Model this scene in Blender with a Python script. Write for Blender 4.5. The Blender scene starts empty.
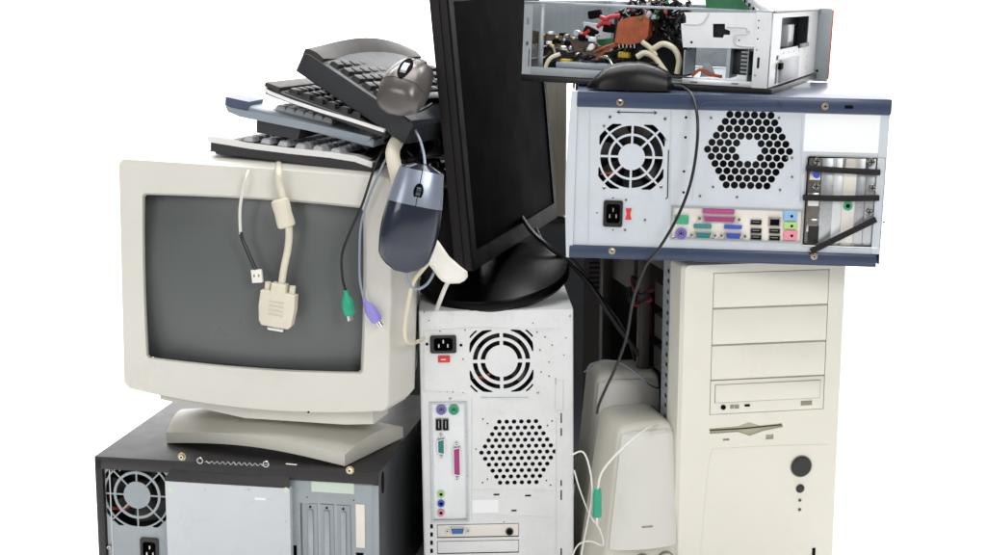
import bpy, bmesh, math, random
from mathutils import Vector, Matrix
from mathutils.geometry import delaunay_2d_cdt
random.seed(7)
R = math.radians
scn = bpy.context.scene
COL = scn.collection
# ------------------------------------------------------------------ camera
CAM = Vector((0, -2.15, 0.88)); PITCH = R(10.5); FPX = 1490.0
cd = bpy.data.cameras.new('camera'); cam = bpy.data.objects.new('camera', cd); COL.objects.link(cam)
cam.location = CAM; cam.rotation_euler = (R(90) - PITCH, 0, 0)
cd.sensor_width = 36; cd.lens = FPX * 36 / 986.0; cd.clip_end = 100; cd.clip_start = 0.05
scn.camera = cam
FW = Vector((0, math.cos(PITCH), -math.sin(PITCH))); UP = Vector((0, math.sin(PITCH), math.cos(PITCH))); RT = Vector((1, 0, 0))
def ray(px, py):
    return (FW + RT * ((px - 493) / FPX) - UP * ((py - 277.5) / FPX)).normalized()
def at(px, py, Y):
    d = ray(px, py); return CAM + d * ((Y - CAM.y) / d.y)
def atz(px, py, Z):
    d = ray(px, py); return CAM + d * ((Z - CAM.z) / d.z)
class Frame:
    """local frame of a face: x to the right, y into the thing, z up"""
    def __init__(s, O, X, Z=None, Yd=None):
        X = X.normalized()
        if Yd is not None:
            Y = (Yd - X * Yd.dot(X)).normalized(); Z = X.cross(Y)
        else:
            Z = (Z or Vector((0, 0, 1))); Z = (Z - X * Z.dot(X)).normalized(); Y = Z.cross(X)
        s.M = Matrix.Translation(O) @ Matrix((X, Y, Z)).transposed().to_4x4()
        s.I = s.M.inverted()
    def p(s, px, py, y=0.0):
        o = s.I @ CAM; d = s.I.to_3x3() @ ray(px, py)
        t = (y - o.y) / d.y; q = o + d * t
        return (q.x, q.z)
    def v(s, px, py, y=0.0):
        q = s.p(px, py, y); return Vector((q[0], y, q[1]))
    def w(s, P): return s.I @ Vector(P)
    def k(s, px, py, y=0.0):
        a = s.p(px - 5, py, y); b = s.p(px + 5, py, y); return math.hypot(b[0] - a[0], b[1] - a[1]) / 10
def face_frame(px0, py0, Y0, px1, py1, Y1, Z=None):
    a = at(px0, py0, Y0); b = at(px1, py1, Y1)
    f = Frame(a, b - a, Z); f.W = (b - a).length; return f
# ------------------------------------------------------------------ materials
def lin(h):
    h = h.lstrip('#'); o = []
    for i in (0, 2, 4):
        c = int(h[i:i+2], 16) / 255; o.append(c / 12.92 if c <= .04045 else ((c + .055) / 1.055) ** 2.4)
    return o
MATS = {}
def mat(name, col, rough=.5, metal=0., var=.06, scale=14., bump=0., bscale=300., grime=0., spec=.5, coat=0., gcol='#6b5f4d'):
    m = bpy.data.materials.new(name); m.use_nodes = True; nt = m.node_tree; N = nt.nodes; L = nt.links
    b = N['Principled BSDF']; c = lin(col)
    b.inputs['Roughness'].default_value = rough; b.inputs['Metallic'].default_value = metal
    b.inputs['Specular IOR Level'].default_value = spec
    b.inputs['Coat Weight'].default_value = coat
    tc = N.new('ShaderNodeTexCoord')
    n1 = N.new('ShaderNodeTexNoise'); n1.inputs['Scale'].default_value = scale; n1.inputs['Detail'].default_value = 6
    n1.inputs['Roughness'].default_value = .65
    L.new(tc.outputs['Object'], n1.inputs['Vector'])
    mr = N.new('ShaderNodeMapRange'); mr.inputs['From Min'].default_value = .3; mr.inputs['From Max'].default_value = .7
    mr.inputs['To Min'].default_value = 1 - var; mr.inputs['To Max'].default_value = 1 + var * .5
    L.new(n1.outputs['Fac'], mr.inputs['Value'])
    mx = N.new('ShaderNodeVectorMath'); mx.operation = 'SCALE'; mx.inputs[0].default_value = c
    L.new(mr.outputs['Result'], mx.inputs['Scale'])
    out = mx.outputs['Vector']
    if grime:
        n2 = N.new('ShaderNodeTexNoise'); n2.inputs['Scale'].default_value = scale * 2.7; n2.inputs['Detail'].default_value = 9
        n2.inputs['Roughness'].default_value = .75; n2.inputs['Distortion'].default_value = .6
        L.new(tc.outputs['Object'], n2.inputs['Vector'])
        m2 = N.new('ShaderNodeMapRange'); m2.inputs['From Min'].default_value = .55; m2.inputs['From Max'].default_value = .8
        m2.inputs['To Max'].default_value = grime
        L.new(n2.outputs['Fac'], m2.inputs['Value'])
        mm = N.new('ShaderNodeMix'); mm.data_type = 'RGBA'
        L.new(m2.outputs['Result'], mm.inputs['Factor']); L.new(out, mm.inputs[6])
        mm.inputs[7].default_value = lin(gcol) + [1]; out = mm.outputs[2]
    L.new(out, b.inputs['Base Color'])
    n3 = N.new('ShaderNodeTexNoise'); n3.inputs['Scale'].default_value = scale * 4; n3.inputs['Detail'].default_value = 5
    L.new(tc.outputs['Object'], n3.inputs['Vector'])
    r3 = N.new('ShaderNodeMapRange'); r3.inputs['To Min'].default_value = max(.02, rough * .75); r3.inputs['To Max'].default_value = min(1, rough * 1.25)
    L.new(n3.outputs['Fac'], r3.inputs['Value']); L.new(r3.outputs['Result'], b.inputs['Roughness'])
    if bump:
        n4 = N.new('ShaderNodeTexNoise'); n4.inputs['Scale'].default_value = bscale; n4.inputs['Detail'].default_value = 2
        L.new(tc.outputs['Object'], n4.inputs['Vector'])
        bp = N.new('ShaderNodeBump'); bp.inputs['Strength'].default_value = bump; bp.inputs['Distance'].default_value = .001
        L.new(n4.outputs['Fac'], bp.inputs['Height']); L.new(bp.outputs['Normal'], b.inputs['Normal'])
    MATS[name] = m; return m
mat('crt_beige', '#d5d2c9', .5, var=.035, scale=4, bump=.25, bscale=900, grime=.16, gcol='#8f8768')
mat('base_beige', '#c5c2b8', .5, var=.04, scale=5, bump=.25, bscale=900, grime=.12)
mat('crt_glass', '#5e6261', .30, var=.03, scale=3, spec=.30)
mat('tower_cream', '#dfdccf', .45, var=.03, scale=4, bump=.2, bscale=900, grime=.10, gcol='#a0966f')
mat('slot_cream', '#b0aa92', .6)
mat('cream_groove', '#8d8774', .6)
mat('white_steel', '#dfe0df', .5, .0, var=.05, scale=22, bump=.12, bscale=60, grime=.30, gcol='#8f8f8a')
mat('blue_steel', '#c5cbd0', .42, .0, var=.05, scale=10, bump=.1, bscale=60, grime=.28, gcol='#8d98a5')
mat('grey_steel', '#9aa1a4', .42, .25, var=.10, scale=12, bump=.2, bscale=50, grime=.3, gcol='#5d6266')
mat('alu_panel', '#c6cacc', .38, .1, var=.04, scale=8, bump=.1, bscale=40, grime=.25, gcol='#8a9298')
mat('galv_steel', '#a4abb0', .35, .55, var=.14, scale=30, bump=.25, bscale=80, grime=.35, gcol='#4a4a48')
mat('bright_steel', '#dfe1e2', .32, .35, var=.06, scale=18, grime=.2, gcol='#777a7a')
mat('chrome', '#c9c7c2', .2, .95, var=.05)
mat('brass', '#c8b078', .3, .8, var=.1)
mat('slot_steel', '#b9bcbd', .3, .6, var=.12, scale=40, grime=.4, gcol='#7a756b')
mat('tarnished', '#77716a', .4, .7, var=.3, scale=60, grime=.5, gcol='#3a332c')
mat('navy_paint', '#333f58', .33, .1, var=.06, scale=9, bump=.15, bscale=700, grime=.12, gcol='#59657c', coat=.15)
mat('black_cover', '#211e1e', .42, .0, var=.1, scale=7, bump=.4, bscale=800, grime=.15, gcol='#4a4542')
mat('dark_side', '#3c3f43', .4, .2, var=.12, scale=6, grime=.2)
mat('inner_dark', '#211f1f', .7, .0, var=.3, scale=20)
mat('shaded_steel', '#4b4744', .5, .4, var=.25, scale=14, grime=.4, gcol='#1d1a18')  # steel inside the open tower, interior shadow put into its darker colour
mat('black_plastic', '#171616', .32, var=.08, scale=10, bump=.15, bscale=800)
mat('bezel_black', '#111011', .5, var=.06, scale=8, bump=.3, bscale=1200, spec=.06)
mat('bezel_side', '#252324', .5, var=.06, scale=8, bump=.3, bscale=1200, spec=.12)
mat('lcd_glass', '#050506', .5, var=.2, scale=5, spec=.0035)
mat('gloss_black', '#060505', .3, var=.1, spec=.12)
mat('hole_black', '#070707', .8, spec=.1)
mat('fan_black', '#2a2827', .4, var=.2, grime=.4, gcol='#6a6660')
mat('key_black', '#1e1c1c', .42, var=.08, bump=.3, bscale=900)
mat('kb_black', '#2f2f31', .42, var=.08, scale=9, bump=.3, bscale=900, grime=.2, gcol='#55524f')
mat('kb_side', '#2b2d31', .45, var=.08, scale=9, bump=.3, bscale=900, grime=.1, gcol='#55524f')
mat('kb_top', '#332e2b', .5, var=.1, scale=9, bump=.3, bscale=900, grime=.2, gcol='#39342f')
mat('kb_silver', '#eceae8', .35, .1, var=.02)
mat('key_white', '#cfd0d2', .4, var=.06)
mat('kb_bluegrey', '#8d979f', .4, .1, var=.06, scale=9, grime=.15)
mat('kb_navy', '#434c66', .4, var=.06)
mat('mouse_silver', '#67625f', .3, .5, var=.02, scale=6)
mat('mouse_dark', '#2a2728', .28, var=.06)
mat('mouse_navy', '#252b3a', .22, .2, var=.05, coat=.5)
mat('mouse_blue', '#8a92a1', .3, .45, var=.05, coat=.2)
mat('mouse_black', '#0f0e0e', .34, var=.04, spec=.3)
mat('cable_beige', '#d9d2bf', .5, var=.06, scale=30, grime=.15)
mat('cable_white', '#dddbd3', .45, var=.05)
mat('cable_black', '#121111', .4, var=.1)
mat('cable_grey', '#8d97a6', .4, var=.05)
mat('cable_cream', '#dcd4bb', .45, var=.06)
mat('cable_red', '#b3202a', .4); mat('cable_yellow', '#d2b31f', .4)
mat('plug_white', '#ebe8df', .45, var=.05, scale=60)
mat('plug_green', '#1f9c78', .4, var=.06); mat('plug_purple', '#8d84cf', .4, var=.06)
mat('port_pink', '#ad3f7f', .45, var=.05); mat('port_teal', '#2d7f84', .45); mat('port_blue', '#3350b8', .45)
mat('port_vga', '#3f6fae', .45); mat('port_green', '#39a078', .45); mat('port_purple', '#7a6fae', .45)
mat('jack_blue', '#86b4dc', .45); mat('jack_green', '#a8d07c', .45); mat('jack_pink', '#e38c9c', .45)
mat('red_plastic', '#d2302a', .4); mat('orange_plastic', '#c25a2a', .45, var=.1)
mat('copper', '#a8552f', .45, .25, var=.35, scale=90, grime=.5, gcol='#5b2b18')
mat('pcb_green', '#12693c', .35, var=.25, scale=80, grime=.4, gcol='#0b3c22')
mat('pcb_brown', '#5a4d40', .5, .2, var=.5, scale=90, grime=.5, gcol='#1b1512')
mat('shaded_beige', '#7f7c70', .55, var=.1)  # beige end strip, its colour darkened to carry the shadow between the cases
mat('sticker_white', '#f0f1f1', .5, var=.02); mat('sticker_green', '#c9d8c8', .5, var=.03)
mat('strip_white', '#e4ded4', .5, var=.05)
mat('spk_white', '#d3d1ca', .55, var=.03, scale=6, bump=.4, bscale=1400, grime=.06)
mat('spk_beige', '#cfccc0', .5, var=.04, scale=6, bump=.3, bscale=900, grime=.1)
mat('spk_grille', '#cfcfcc', .7, var=.04, scale=6, bump=.6, bscale=1800)
mat('studio_white', '#f4f4f4', .9, var=.005, spec=.1)
# ------------------------------------------------------------------ mesh builder
def catmull(P, n=6):
    P = [Vector(p) for p in P]
    if len(P) < 3: return P
    Q = [P[0] * 2 - P[1]] + P + [P[-1] * 2 - P[-2]]; out = []
    for i in range(1, len(Q) - 2):
        a, b, c, d = Q[i-1], Q[i], Q[i+1], Q[i+2]
        for j in range(n):
            t = j / n
            out.append(.5 * ((2*b) + (c-a)*t + (2*a-5*b+4*c-d)*t*t + (3*b-a-3*c+d)*t*t*t))
    out.append(P[-1]); return out
class MB:
    def __init__(s): s.V = []; s.F = []; s.MI = []; s.mats = []
    def add(s, V, F, m):
        if m not in s.mats: s.mats.append(m)
        k = s.mats.index(m); b = len(s.V)
        s.V += [Vector(v) for v in V]; s.F += [tuple(i + b for i in f) for f in F]; s.MI += [k] * len(F)
        return s
    def bm(s, bm, m):
        bm.verts.ensure_lookup_table(); bm.verts.index_update()
        s.add([v.co.copy() for v in bm.verts], [[v.index for v in f.verts] for f in bm.faces], m); bm.free(); return s
    def box(s, x0, x1, y0, y1, z0, z1, m, bev=0., seg=2, M=None):
        bm = bmesh.new(); bmesh.ops.create_cube(bm, size=1)
        sx, sy, sz = abs(x1-x0), abs(y1-y0), abs(z1-z0)
        for v in bm.verts:
            v.co = Vector(((x0+x1)/2 + v.co.x*sx, (y0+y1)/2 + v.co.y*sy, (z0+z1)/2 + v.co.z*sz))
        if bev:
            bmesh.ops.bevel(bm, geom=bm.edges[:], offset=min(bev, .45*min(sx, sy, sz)), segments=seg, affect='EDGES', profile=.5)
        if M is not None: bm.transform(M)
        return s.bm(bm, m)
    def pbox(s, F, px0, py0, px1, py1, y0, y1, m, bev=0.):
        """box whose front face spans two picture corners on the face"""
        a = F.p(px0, py0, y0); b = F.p(px1, py1, y0)
        return s.box(a[0], b[0], y0, y1, b[1], a[1], m, bev)
    def loft(s, rings, m, c0=True, c1=True, closed=True):
        n = len(rings[0]); V = [v for r in rings for v in r]; F = []
        for i in range(len(rings)-1):
            for j in range(n if closed else n-1):
                k = (j+1) % n; F.append((i*n+j, i*n+k, (i+1)*n+k, (i+1)*n+j))
        if c0: F.append(tuple(range(n))[::-1])
        if c1: F.append(tuple((len(rings)-1)*n + j for j in range(n)))
        return s.add(V, F, m)
    def cyl(s, x, z, r, y0, y1, m, n=20, r1=None, bev=0.):
        r1 = r if r1 is None else r1
        def ring(rr, y): return [Vector((x+rr*math.cos(2*math.pi*i/n), y, z+rr*math.sin(2*math.pi*i/n))) for i in range(n)]
        rs = [ring(r, y0), ring(r1, y1)] if not bev else [ring(r-bev, y0), ring(r, y0+bev), ring(r1, y1)]
        return s.loft(rs, m)
    def tube(s, P, r, m, n=8, sm=6, r1=None):
        P = catmull(P, sm) if sm else [Vector(p) for p in P]
        t = (P[1]-P[0]).normalized(); u = t.orthogonal().normalized(); rings = []
        for i, p in enumerate(P):
            tt = (P[min(i+1, len(P)-1)] - P[max(i-1, 0)])
            tt = tt.normalized() if tt.length > 1e-9 else t
            u = (u - tt * u.dot(tt)); u = u.normalized() if u.length > 1e-6 else tt.orthogonal().normalized()
            v = tt.cross(u); rr = r if r1 is None else r + (r1-r)*i/(len(P)-1)
            rings.append([p + (u*math.cos(2*math.pi*j/n) + v*math.sin(2*math.pi*j/n))*rr for j in range(n)])
        return s.loft(rings, m)
    def bar(s, a, b, wx, wy, m, bev=0.):
        """box bar from a to b"""
        a = Vector(a); b = Vector(b); d = b-a; q = d.to_track_quat('Z', 'Y').to_matrix().to_4x4()
        return s.box(-wx/2, wx/2, -wy/2, wy/2, 0, d.length, m, bev, M=Matrix.Translation(a) @ q)
    def prism(s, pts, y0, y1, m):
        return s.loft([[Vector((p[0], y0, p[1])) for p in pts], [Vector((p[0], y1, p[1])) for p in pts]], m)
    def plate(s, outer, holes, y0, y1, m):
        """sheet with real holes"""
        pts = []; ed = []; K_ = 100.0
        for poly in [outer] + holes:
            b0 = len(pts); n = len(poly); pts += [Vector((p[0]*K_, p[1]*K_)) for p in poly]; ed += [(b0+q, b0+(q+1) % n) for q in range(n)]
        vo, eo, fo, _a, _b, _c = delaunay_2d_cdt(pts, ed, [], 0, 1e-5)
        def pip(x, z, P):
            c = False; j = len(P)-1
            for i in range(len(P)):
                if (P[i][1] > z) != (P[j][1] > z) and x < (P[j][0]-P[i][0])*(z-P[i][1])/(P[j][1]-P[i][1])+P[i][0]: c = not c
                j = i
            return c
        HB = [(min(p[0] for p in h), max(p[0] for p in h), min(p[1] for p in h), max(p[1] for p in h), h) for h in holes]
        keep = []
        for f in fo:
            x = sum(vo[q].x for q in f)/len(f)/K_; z = sum(vo[q].y for q in f)/len(f)/K_
            if not pip(x, z, outer): continue
            if any(a <= x <= b and c <= z <= d and pip(x, z, h) for a, b, c, d, h in HB): continue
            keep.append(f)
        fo = keep
        n = len(vo); cnt = {}
        for f in fo:
            for q in range(len(f)):
                e = (f[q], f[(q+1) % len(f)]); kk = (min(e), max(e)); cnt[kk] = cnt.get(kk, 0) + 1
        V = [(v.x/K_, y0, v.y/K_) for v in vo] + [(v.x/K_, y1, v.y/K_) for v in vo]
        F = [tuple(f) for f in fo] + [tuple(q+n for q in f)[::-1] for f in fo] + [(e[0], e[1], e[1]+n, e[0]+n) for e, c in cnt.items() if c == 1]
        return s.add(V, F, m)
    def ell(s, c, rx, ry, rz, m, nu=20, nv=12):
        rings = []
        for i in range(1, nv):
            a = math.pi*i/nv
            rings.append([Vector((c[0]+rx*math.sin(a)*math.cos(2*math.pi*j/nu), c[1]+ry*math.sin(a)*math.sin(2*math.pi*j/nu), c[2]+rz*math.cos(a))) for j in range(nu)])
        return s.loft(rings, m)
    def xf(s, M): s.V = [M @ v for v in s.V]; return s
    def mesh(s, name):
        me = bpy.data.meshes.new(name); me.from_pydata([tuple(v) for v in s.V], [], s.F)
        for m in s.mats: me.materials.append(MATS[m])
        me.polygons.foreach_set('material_index', s.MI)
        bm = bmesh.new(); bm.from_mesh(me); bmesh.ops.remove_doubles(bm, verts=bm.verts, dist=1e-6)
        bmesh.ops.recalc_face_normals(bm, faces=bm.faces); bm.to_mesh(me); bm.free()
        me.polygons.foreach_set('use_smooth', [True]*len(me.polygons)); me.set_sharp_from_angle(angle=R(32)); me.update()
        return me
ROOTS = []
def thing(name, label, cat, F, group=None):
    o = bpy.data.objects.new(name, None); COL.objects.link(o); o.empty_display_size = .05
    o.matrix_world = F.M if isinstance(F, Frame) else F
    o['label'] = label; o['category'] = cat
    if group: o['group'] = group
    ROOTS.append(o); return o
def part(name, mb, parent, label=None):
    o = bpy.data.objects.new(name, mb.mesh(name)); COL.objects.link(o); o.parent = parent
    if label: o['label'] = label
    return o
def put(name, me, parent, loc, rot=None):
    """a repeated part: shared mesh, own place"""
    o = bpy.data.objects.new(name, me); COL.objects.link(o); o.parent = parent; o.location = loc
    if rot is not None: o.rotation_euler = rot
    o['placed'] = 1; return o
def circ(x, z, r, n=12, ph=0.): return [(x+r*math.cos(2*math.pi*i/n+ph), z+r*math.sin(2*math.pi*i/n+ph)) for i in range(n)]
def rect(x0, x1, z0, z1): return [(x0, z0), (x1, z0), (x1, z1), (x0, z1)]
def rrect(x0, x1, z0, z1, r, n=4):
    o = []
    for cx, cz, a in ((x1-r, z0+r, -90), (x1-r, z1-r, 0), (x0+r, z1-r, 90), (x0+r, z0+r, 180)):
        for i in range(n+1):
            t = R(a + 90*i/n); o.append((cx+r*math.cos(t), cz+r*math.sin(t)))
    return o
def prect(F, a, b, c, d, y=0., r=0.):
    p = F.p(a, b, y); q = F.p(c, d, y)
    return rrect(p[0], q[0], q[1], p[1], r) if r else rect(p[0], q[0], q[1], p[1])
def sectors(cx, cz, rings, ns, w, rot=0., clip=None, n=7):
    H = []
    for r0, r1 in rings:
        for k in range(ns):
            a0 = rot + 2*math.pi*k/ns; a1 = rot + 2*math.pi*(k+1)/ns
            def arc(r, rev):
                da = math.asin(min(.9, w/2/r)); P = []
                for i in range(n+1):
                    t = a0+da + (a1-a0-2*da)*i/n; rr = r
                    if clip: rr = min(r, clip(t))
                    P.append((cx+rr*math.cos(t), cz+rr*math.sin(t), rr))
                return P[::-1] if rev else P
            o = arc(r1, False); i_ = arc(r0, True)
            if clip and max(p[2] for p in o) <= r0 + 1e-4: continue
            # keep only where the outer arc is outside the inner one
            oo = [p for p in o if p[2] > r0 + .0006]; ii = [i_[len(o)-1-j] for j, p in enumerate(o) if p[2] > r0 + .0006][::-1]
            if len(oo) < 2: continue
            H.append([(p[0], p[1]) for p in oo] + [(p[0], p[1]) for p in ii])
    return H
def sqclip(s, c=.82):
    def f(t):
        a, b = abs(math.cos(t)), abs(math.sin(t))
        return min(s/max(a, b), s*2*c/(a+b))
    return f
def hexvent(cx, cz, Rh, dx, rh, hub=0., n=10, flat=True):
    H = []; dz = dx*math.sqrt(3)/2; m = int(Rh/dz)+2
    for j in range(-m, m+1):
        for i in range(-m, m+1):
            x = (i + .5*(j % 2))*dx; z = j*dz; ax, az = abs(x), abs(z)
            if az > Rh*.90 or ax*.866 + az*.5 > Rh*.90: continue
            if math.hypot(x, z) < hub: continue
            H.append(circ(cx+x, cz+z, rh, n))
    return H
# shared small parts
def screw_mesh(m='chrome'):
    b = MB(); b.cyl(0, 0, .0042, -.0026, .001, m, 16, bev=.0009)
    b.box(-.003, .003, -.0029, -.0025, -.0005, .0005, 'hole_black'); b.box(-.0005, .0005, -.00292, -.0025, -.003, .003, 'hole_black')
    return b.mesh('screw')
SCREW = screw_mesh(); 
b_ = MB(); b_.cyl(0, 0, .0052, -.0008, .0005, 'brass', 16); b_.cyl(0, 0, .0040, -.0034, 0, 'chrome', 6, bev=.0008); b_.cyl(0, 0, .0014, -.0037, -.003, 'hole_black', 8); BOLT = b_.mesh('bolt')
b_ = MB(); b_.cyl(0, 0, .0017, -.0012, .0005, 'tarnished', 10); RIVET = b_.mesh('rivet')
def screws(F, root, L, me=None, name='screw', y=0., sc=1.):
    for px, py in L:
        o = put(name, me or SCREW, root, F.v(px, py, y), (0, random.random()*3, 0)); o.scale = (sc,)*3
def fan(root, x, z, r, y=.012, wires=True):
    b = MB(); b.cyl(x, z, r*.38, y, y+.012, 'fan_black', 24, bev=.002)
    for k in range(7):
        a = 2*math.pi*k/7; P = []
        for rr, w, tw in ((.36, .30, .010), (.7, .36, .007), (1.0, .33, .004)):
            for sgn in (-1, 1):
                t = a + sgn*w + rr*.35
                P.append(Vector((x+r*rr*math.cos(t), y+.006+sgn*tw, z+r*rr*math.sin(t))))
        b.add(P, [(0, 1, 3, 2), (2, 3, 5, 4)], 'fan_black')
    f = part('fan', b, root)
    if wires:
        w = MB(); w.tube([(x-r*.9, y-.003, z-r*.5), (x-r*.5, y-.006, z-r*.55), (x-r*.2, y-.002, z-r*.25)], .0013, 'cable_red', 6)
        w.tube([(x-r*.9, y-.001, z-r*.58), (x-r*.45, y-.004, z-r*.48), (x-r*.15, y-.001, z-r*.2)], .0011, 'cable_yellow', 6)
        part('fan_wires', w, f)
def inlet(F, root, cx, cy, w, h):
    """mains socket: frame, recess and three pins"""
    x, z = F.p(cx, cy); b = MB()
    b.plate(rrect(x-w/2, x+w/2, z-h/2, z+h/2, .003), [rrect(x-w*.36, x+w*.36, z-h*.36, z+h*.36, .004)], -.0030, .0005, 'black_plastic')
    b.box(x-w*.4, x+w*.4, .010, .012, z-h*.4, z+h*.4, 'hole_black')
    p = part('power_socket', b, root); q = MB()
    for dx, dz in ((0, h*.14), (-w*.17, -h*.10), (w*.17, -h*.10)): q.box(x+dx-.0009, x+dx+.0009, -.001, .011, z+dz-.0025, z+dz+.0025, 'chrome')
    part('pins', q, p); return p
def dport(F, root, cx, cy, w, h, m, name, vert=False):
    """D shaped connector with metal shell, coloured insert and hex posts"""
    x, z = F.p(cx, cy); b = MB(); t = h*.18
    def tr(P): return [(x + (q if vert else p), z + (p if vert else q)) for p, q in P]
    o = tr([(-w/2, h/2), (w/2, h/2), (w/2-t, -h/2), (-w/2+t, -h/2)])
    i = tr([(-w/2+.0012, h/2-.0012), (w/2-.0012, h/2-.0012), (w/2-t-.0012, -h/2+.0012), (-w/2+t+.0012, -h/2+.0012)])
    b.plate(o, [i], -.004, .0, 'chrome'); b.prism(i, -.0031, .001, m)
    n = int(w/.0028)
    for k in range(n):
        u = (k-(n-1)/2)*.0026
        for v in (-.0015, .0015):
            c = tr([(u, v)])[0]; b.cyl(c[0], c[1], .0005, -.0034, -.003, 'hole_black', 6)
    for sgn in (-1, 1):
        c = tr([(sgn*(w/2+.0045), 0)])[0]; b.cyl(c[0], c[1], .0026, -.0045, .0, 'chrome', 6); b.cyl(c[0], c[1], .0011, -.0047, -.004, 'hole_black', 8)
    return part(name, b, root)
def roundport(F, root, cx, cy, r, m, name='round_port'):
    x, z = F.p(cx, cy); b = MB(); b.plate(circ(x, z, r, 20), [circ(x, z, r*.72, 20)], -.002, .0005, m)
    b.cyl(x, z, r*.74, -.0007, .0006, m, 20)
    for k in range(5): t = R(60*k-30); b.cyl(x+r*.42*math.cos(t), z+r*.42*math.sin(t), r*.11, -.001, -.0006, 'hole_black', 6)
    b.box(x-r*.2, x+r*.2, -.0011, -.0006, z-r*.15, z+r*.15, 'hole_black'); return part(name, b, root)
def jack(F, root, cx, cy, r, m):
    x, z = F.p(cx, cy); b = MB(); b.plate(circ(x, z, r, 18), [circ(x, z, r*.5, 12)], -.0022, .0005, m)
    b.cyl(x, z, r*.55, -.0002, .0006, 'hole_black', 12); return part('audio_jack', b, root)
def usb(F, root, cx, cy, w, h):
    x, z = F.p(cx, cy); b = MB(); b.plate(rect(x-w/2, x+w/2, z-h/2, z+h/2), [rect(x-w/2+.0009, x+w/2-.0009, z-h/2+.0009, z+h/2-.0009)], -.0016, .001, 'tarnished')
    b.box(x-w/2+.001, x+w/2-.001, .0002, .001, z-h/2+.001, z+h/2-.001, 'hole_black')
    if w > h: b.box(x-w*.32, x+w*.32, -.0002, .0005, z-h*.02, z+h*.10, 'galv_steel')
    else: b.box(x-w*.05, x+w*.08, -.0002, .0005, z-h*.32, z+h*.32, 'galv_steel')
    return part('usb_port', b, root)
FLOOR = 0.0
# ================================================================== black lidded case, bottom left
FA = face_frame(97, 455, -.03, 378, 471, -.10)
HA = (FA.M.translation.z) - FLOOR; WA = FA.W; DA = .42
A = thing('computer_case', 'black lidded computer case lying on its side under the big old monitor', 'computer case', FA)
b = MB(); zt = FA.p(97, 468)[1]
b.box(-.002, WA+.002, -.006, DA, -.004, 0, 'black_cover', .0015)
b.box(0, WA, -.006, -.003, zt+.001, -.002, 'black_cover', .001)
b.box(-.002, .010, -.006, DA, -HA+.001, -.003, 'black_cover', .0015)
cov = part('cover', b, A)
b = MB(); b.box(WA-.004, WA+.001, .0, DA, -HA+.001, -.0045, 'dark_side', .001)
px = FA.w(at(378, 487, -.1)).z
b.V  # side sheet
part('side_panel', b, A)
b = MB(); b.loft([[Vector((WA+.0015, .022+.007*math.cos(t), px+.017*math.sin(t))) for t in [2*math.pi*i/16 for i in range(16)]],
                  [Vector((WA+.0025, .022+.006*math.cos(t), px+.016*math.sin(t))) for t in [2*math.pi*i/16 for i in range(16)]]], 'hole_black')
part('grip_hole', b, A)
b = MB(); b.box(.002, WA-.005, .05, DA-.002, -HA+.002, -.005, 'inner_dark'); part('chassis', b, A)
kA = FA.k(140, 500)
fx, fz = FA.p(137, 495); fr = 31.5*kA
holes = sectors(fx, fz, [(fr*.42, fr*.66), (fr*.74, fr*1.0), (fr*1.05, fr*1.3)], 8, .0022, R(0), sqclip(fr*.985))
ip = FA.p(150, 551); iw, ih = 18*kA, 27*kA
holes.append(rrect(ip[0]-iw*.4, ip[0]+iw*.4, ip[1]-ih*.4, ip[1]+ih*.4, .003))
sl = [(FA.p(300, 504)[0], -HA+.012), (FA.p(352, 504)[0], -HA+.012), (FA.p(352, 504)[0], FA.p(352, 504)[1]), (FA.p(300, 504)[0], FA.p(300, 503)[1])]; holes.append(sl)
holes.append(prect(FA, 293, 545, 297, 560)); holes.append(prect(FA, 356, 552, 364, 575))
for q in ((292, 517), (307, 497), (354, 500), (372, 518), (113, 520), (113, 470)): holes.append(circ(*FA.p(*q), .0012, 8))
b = MB(); b.plate(rect(.011, WA-.006, -HA+.002, zt-.0005), holes, 0, .0015, 'grey_steel')
rp = part('rear_panel', b, A)
b = MB(); b.plate(rect(*[FA.p(352, 470)[0], WA+.0008, -HA+.003, zt-.002]), [sl, prect(FA, 356, 552, 364, 575), circ(*FA.p(354, 500), .0012, 8)], -.0008, -.0001, 'grey_steel')
part('panel_edge', b, A); b = MB()
b.box(FA.p(373, 480)[0], WA+.0012, -.0022, -.0009, -HA+.004, zt-.001, 'grey_steel', .0006)
part('folded_edge', b, A); b = MB()
b.box(FA.p(109.5, 480)[0], FA.p(110.5, 480)[0], -.001, -.0001, -HA+.004, zt-.001, 'alu_panel')
part('pressed_seam', b, A)
fan(A, fx, fz, fr, .014)
inlet(FA, A, 150, 551, iw, ih)
# projecting pale metal box beside the fan
b = MB(); a0 = FA.p(165, 481, -.016); a1 = FA.p(291, 560, -.016)
b.plate(rect(a0[0], a1[0], -HA+.004, a0[1]), [circ(*FA.p(205, 489, -.016), .0019, 10), circ(*FA.p(249, 489, -.016), .0022, 10), circ(*FA.p(168, 517, -.016), .001, 8), circ(*FA.p(286, 521, -.016), .0014, 8)], -.016, -.015, 'alu_panel')
b.box(a0[0]+.001, a1[0]-.001, -.0148, -.0005, -HA+.005, a0[1]-.001, 'alu_panel')
for q in ((170, 490), (286, 490)): c = FA.p(*q, -.017); b.cyl(c[0], c[1], .0042, -.0166, -.016, 'sticker_green', 14)
c = FA.p(260, 499, -.017); b.box(c[0]-.008, c[0]+.008, -.0162, -.016, c[1]-.0015, c[1]+.0015, 'sticker_white', .0001)
mp = part('metal_box', b, A)
c0 = FA.p(170, 466, -.002); 
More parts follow.
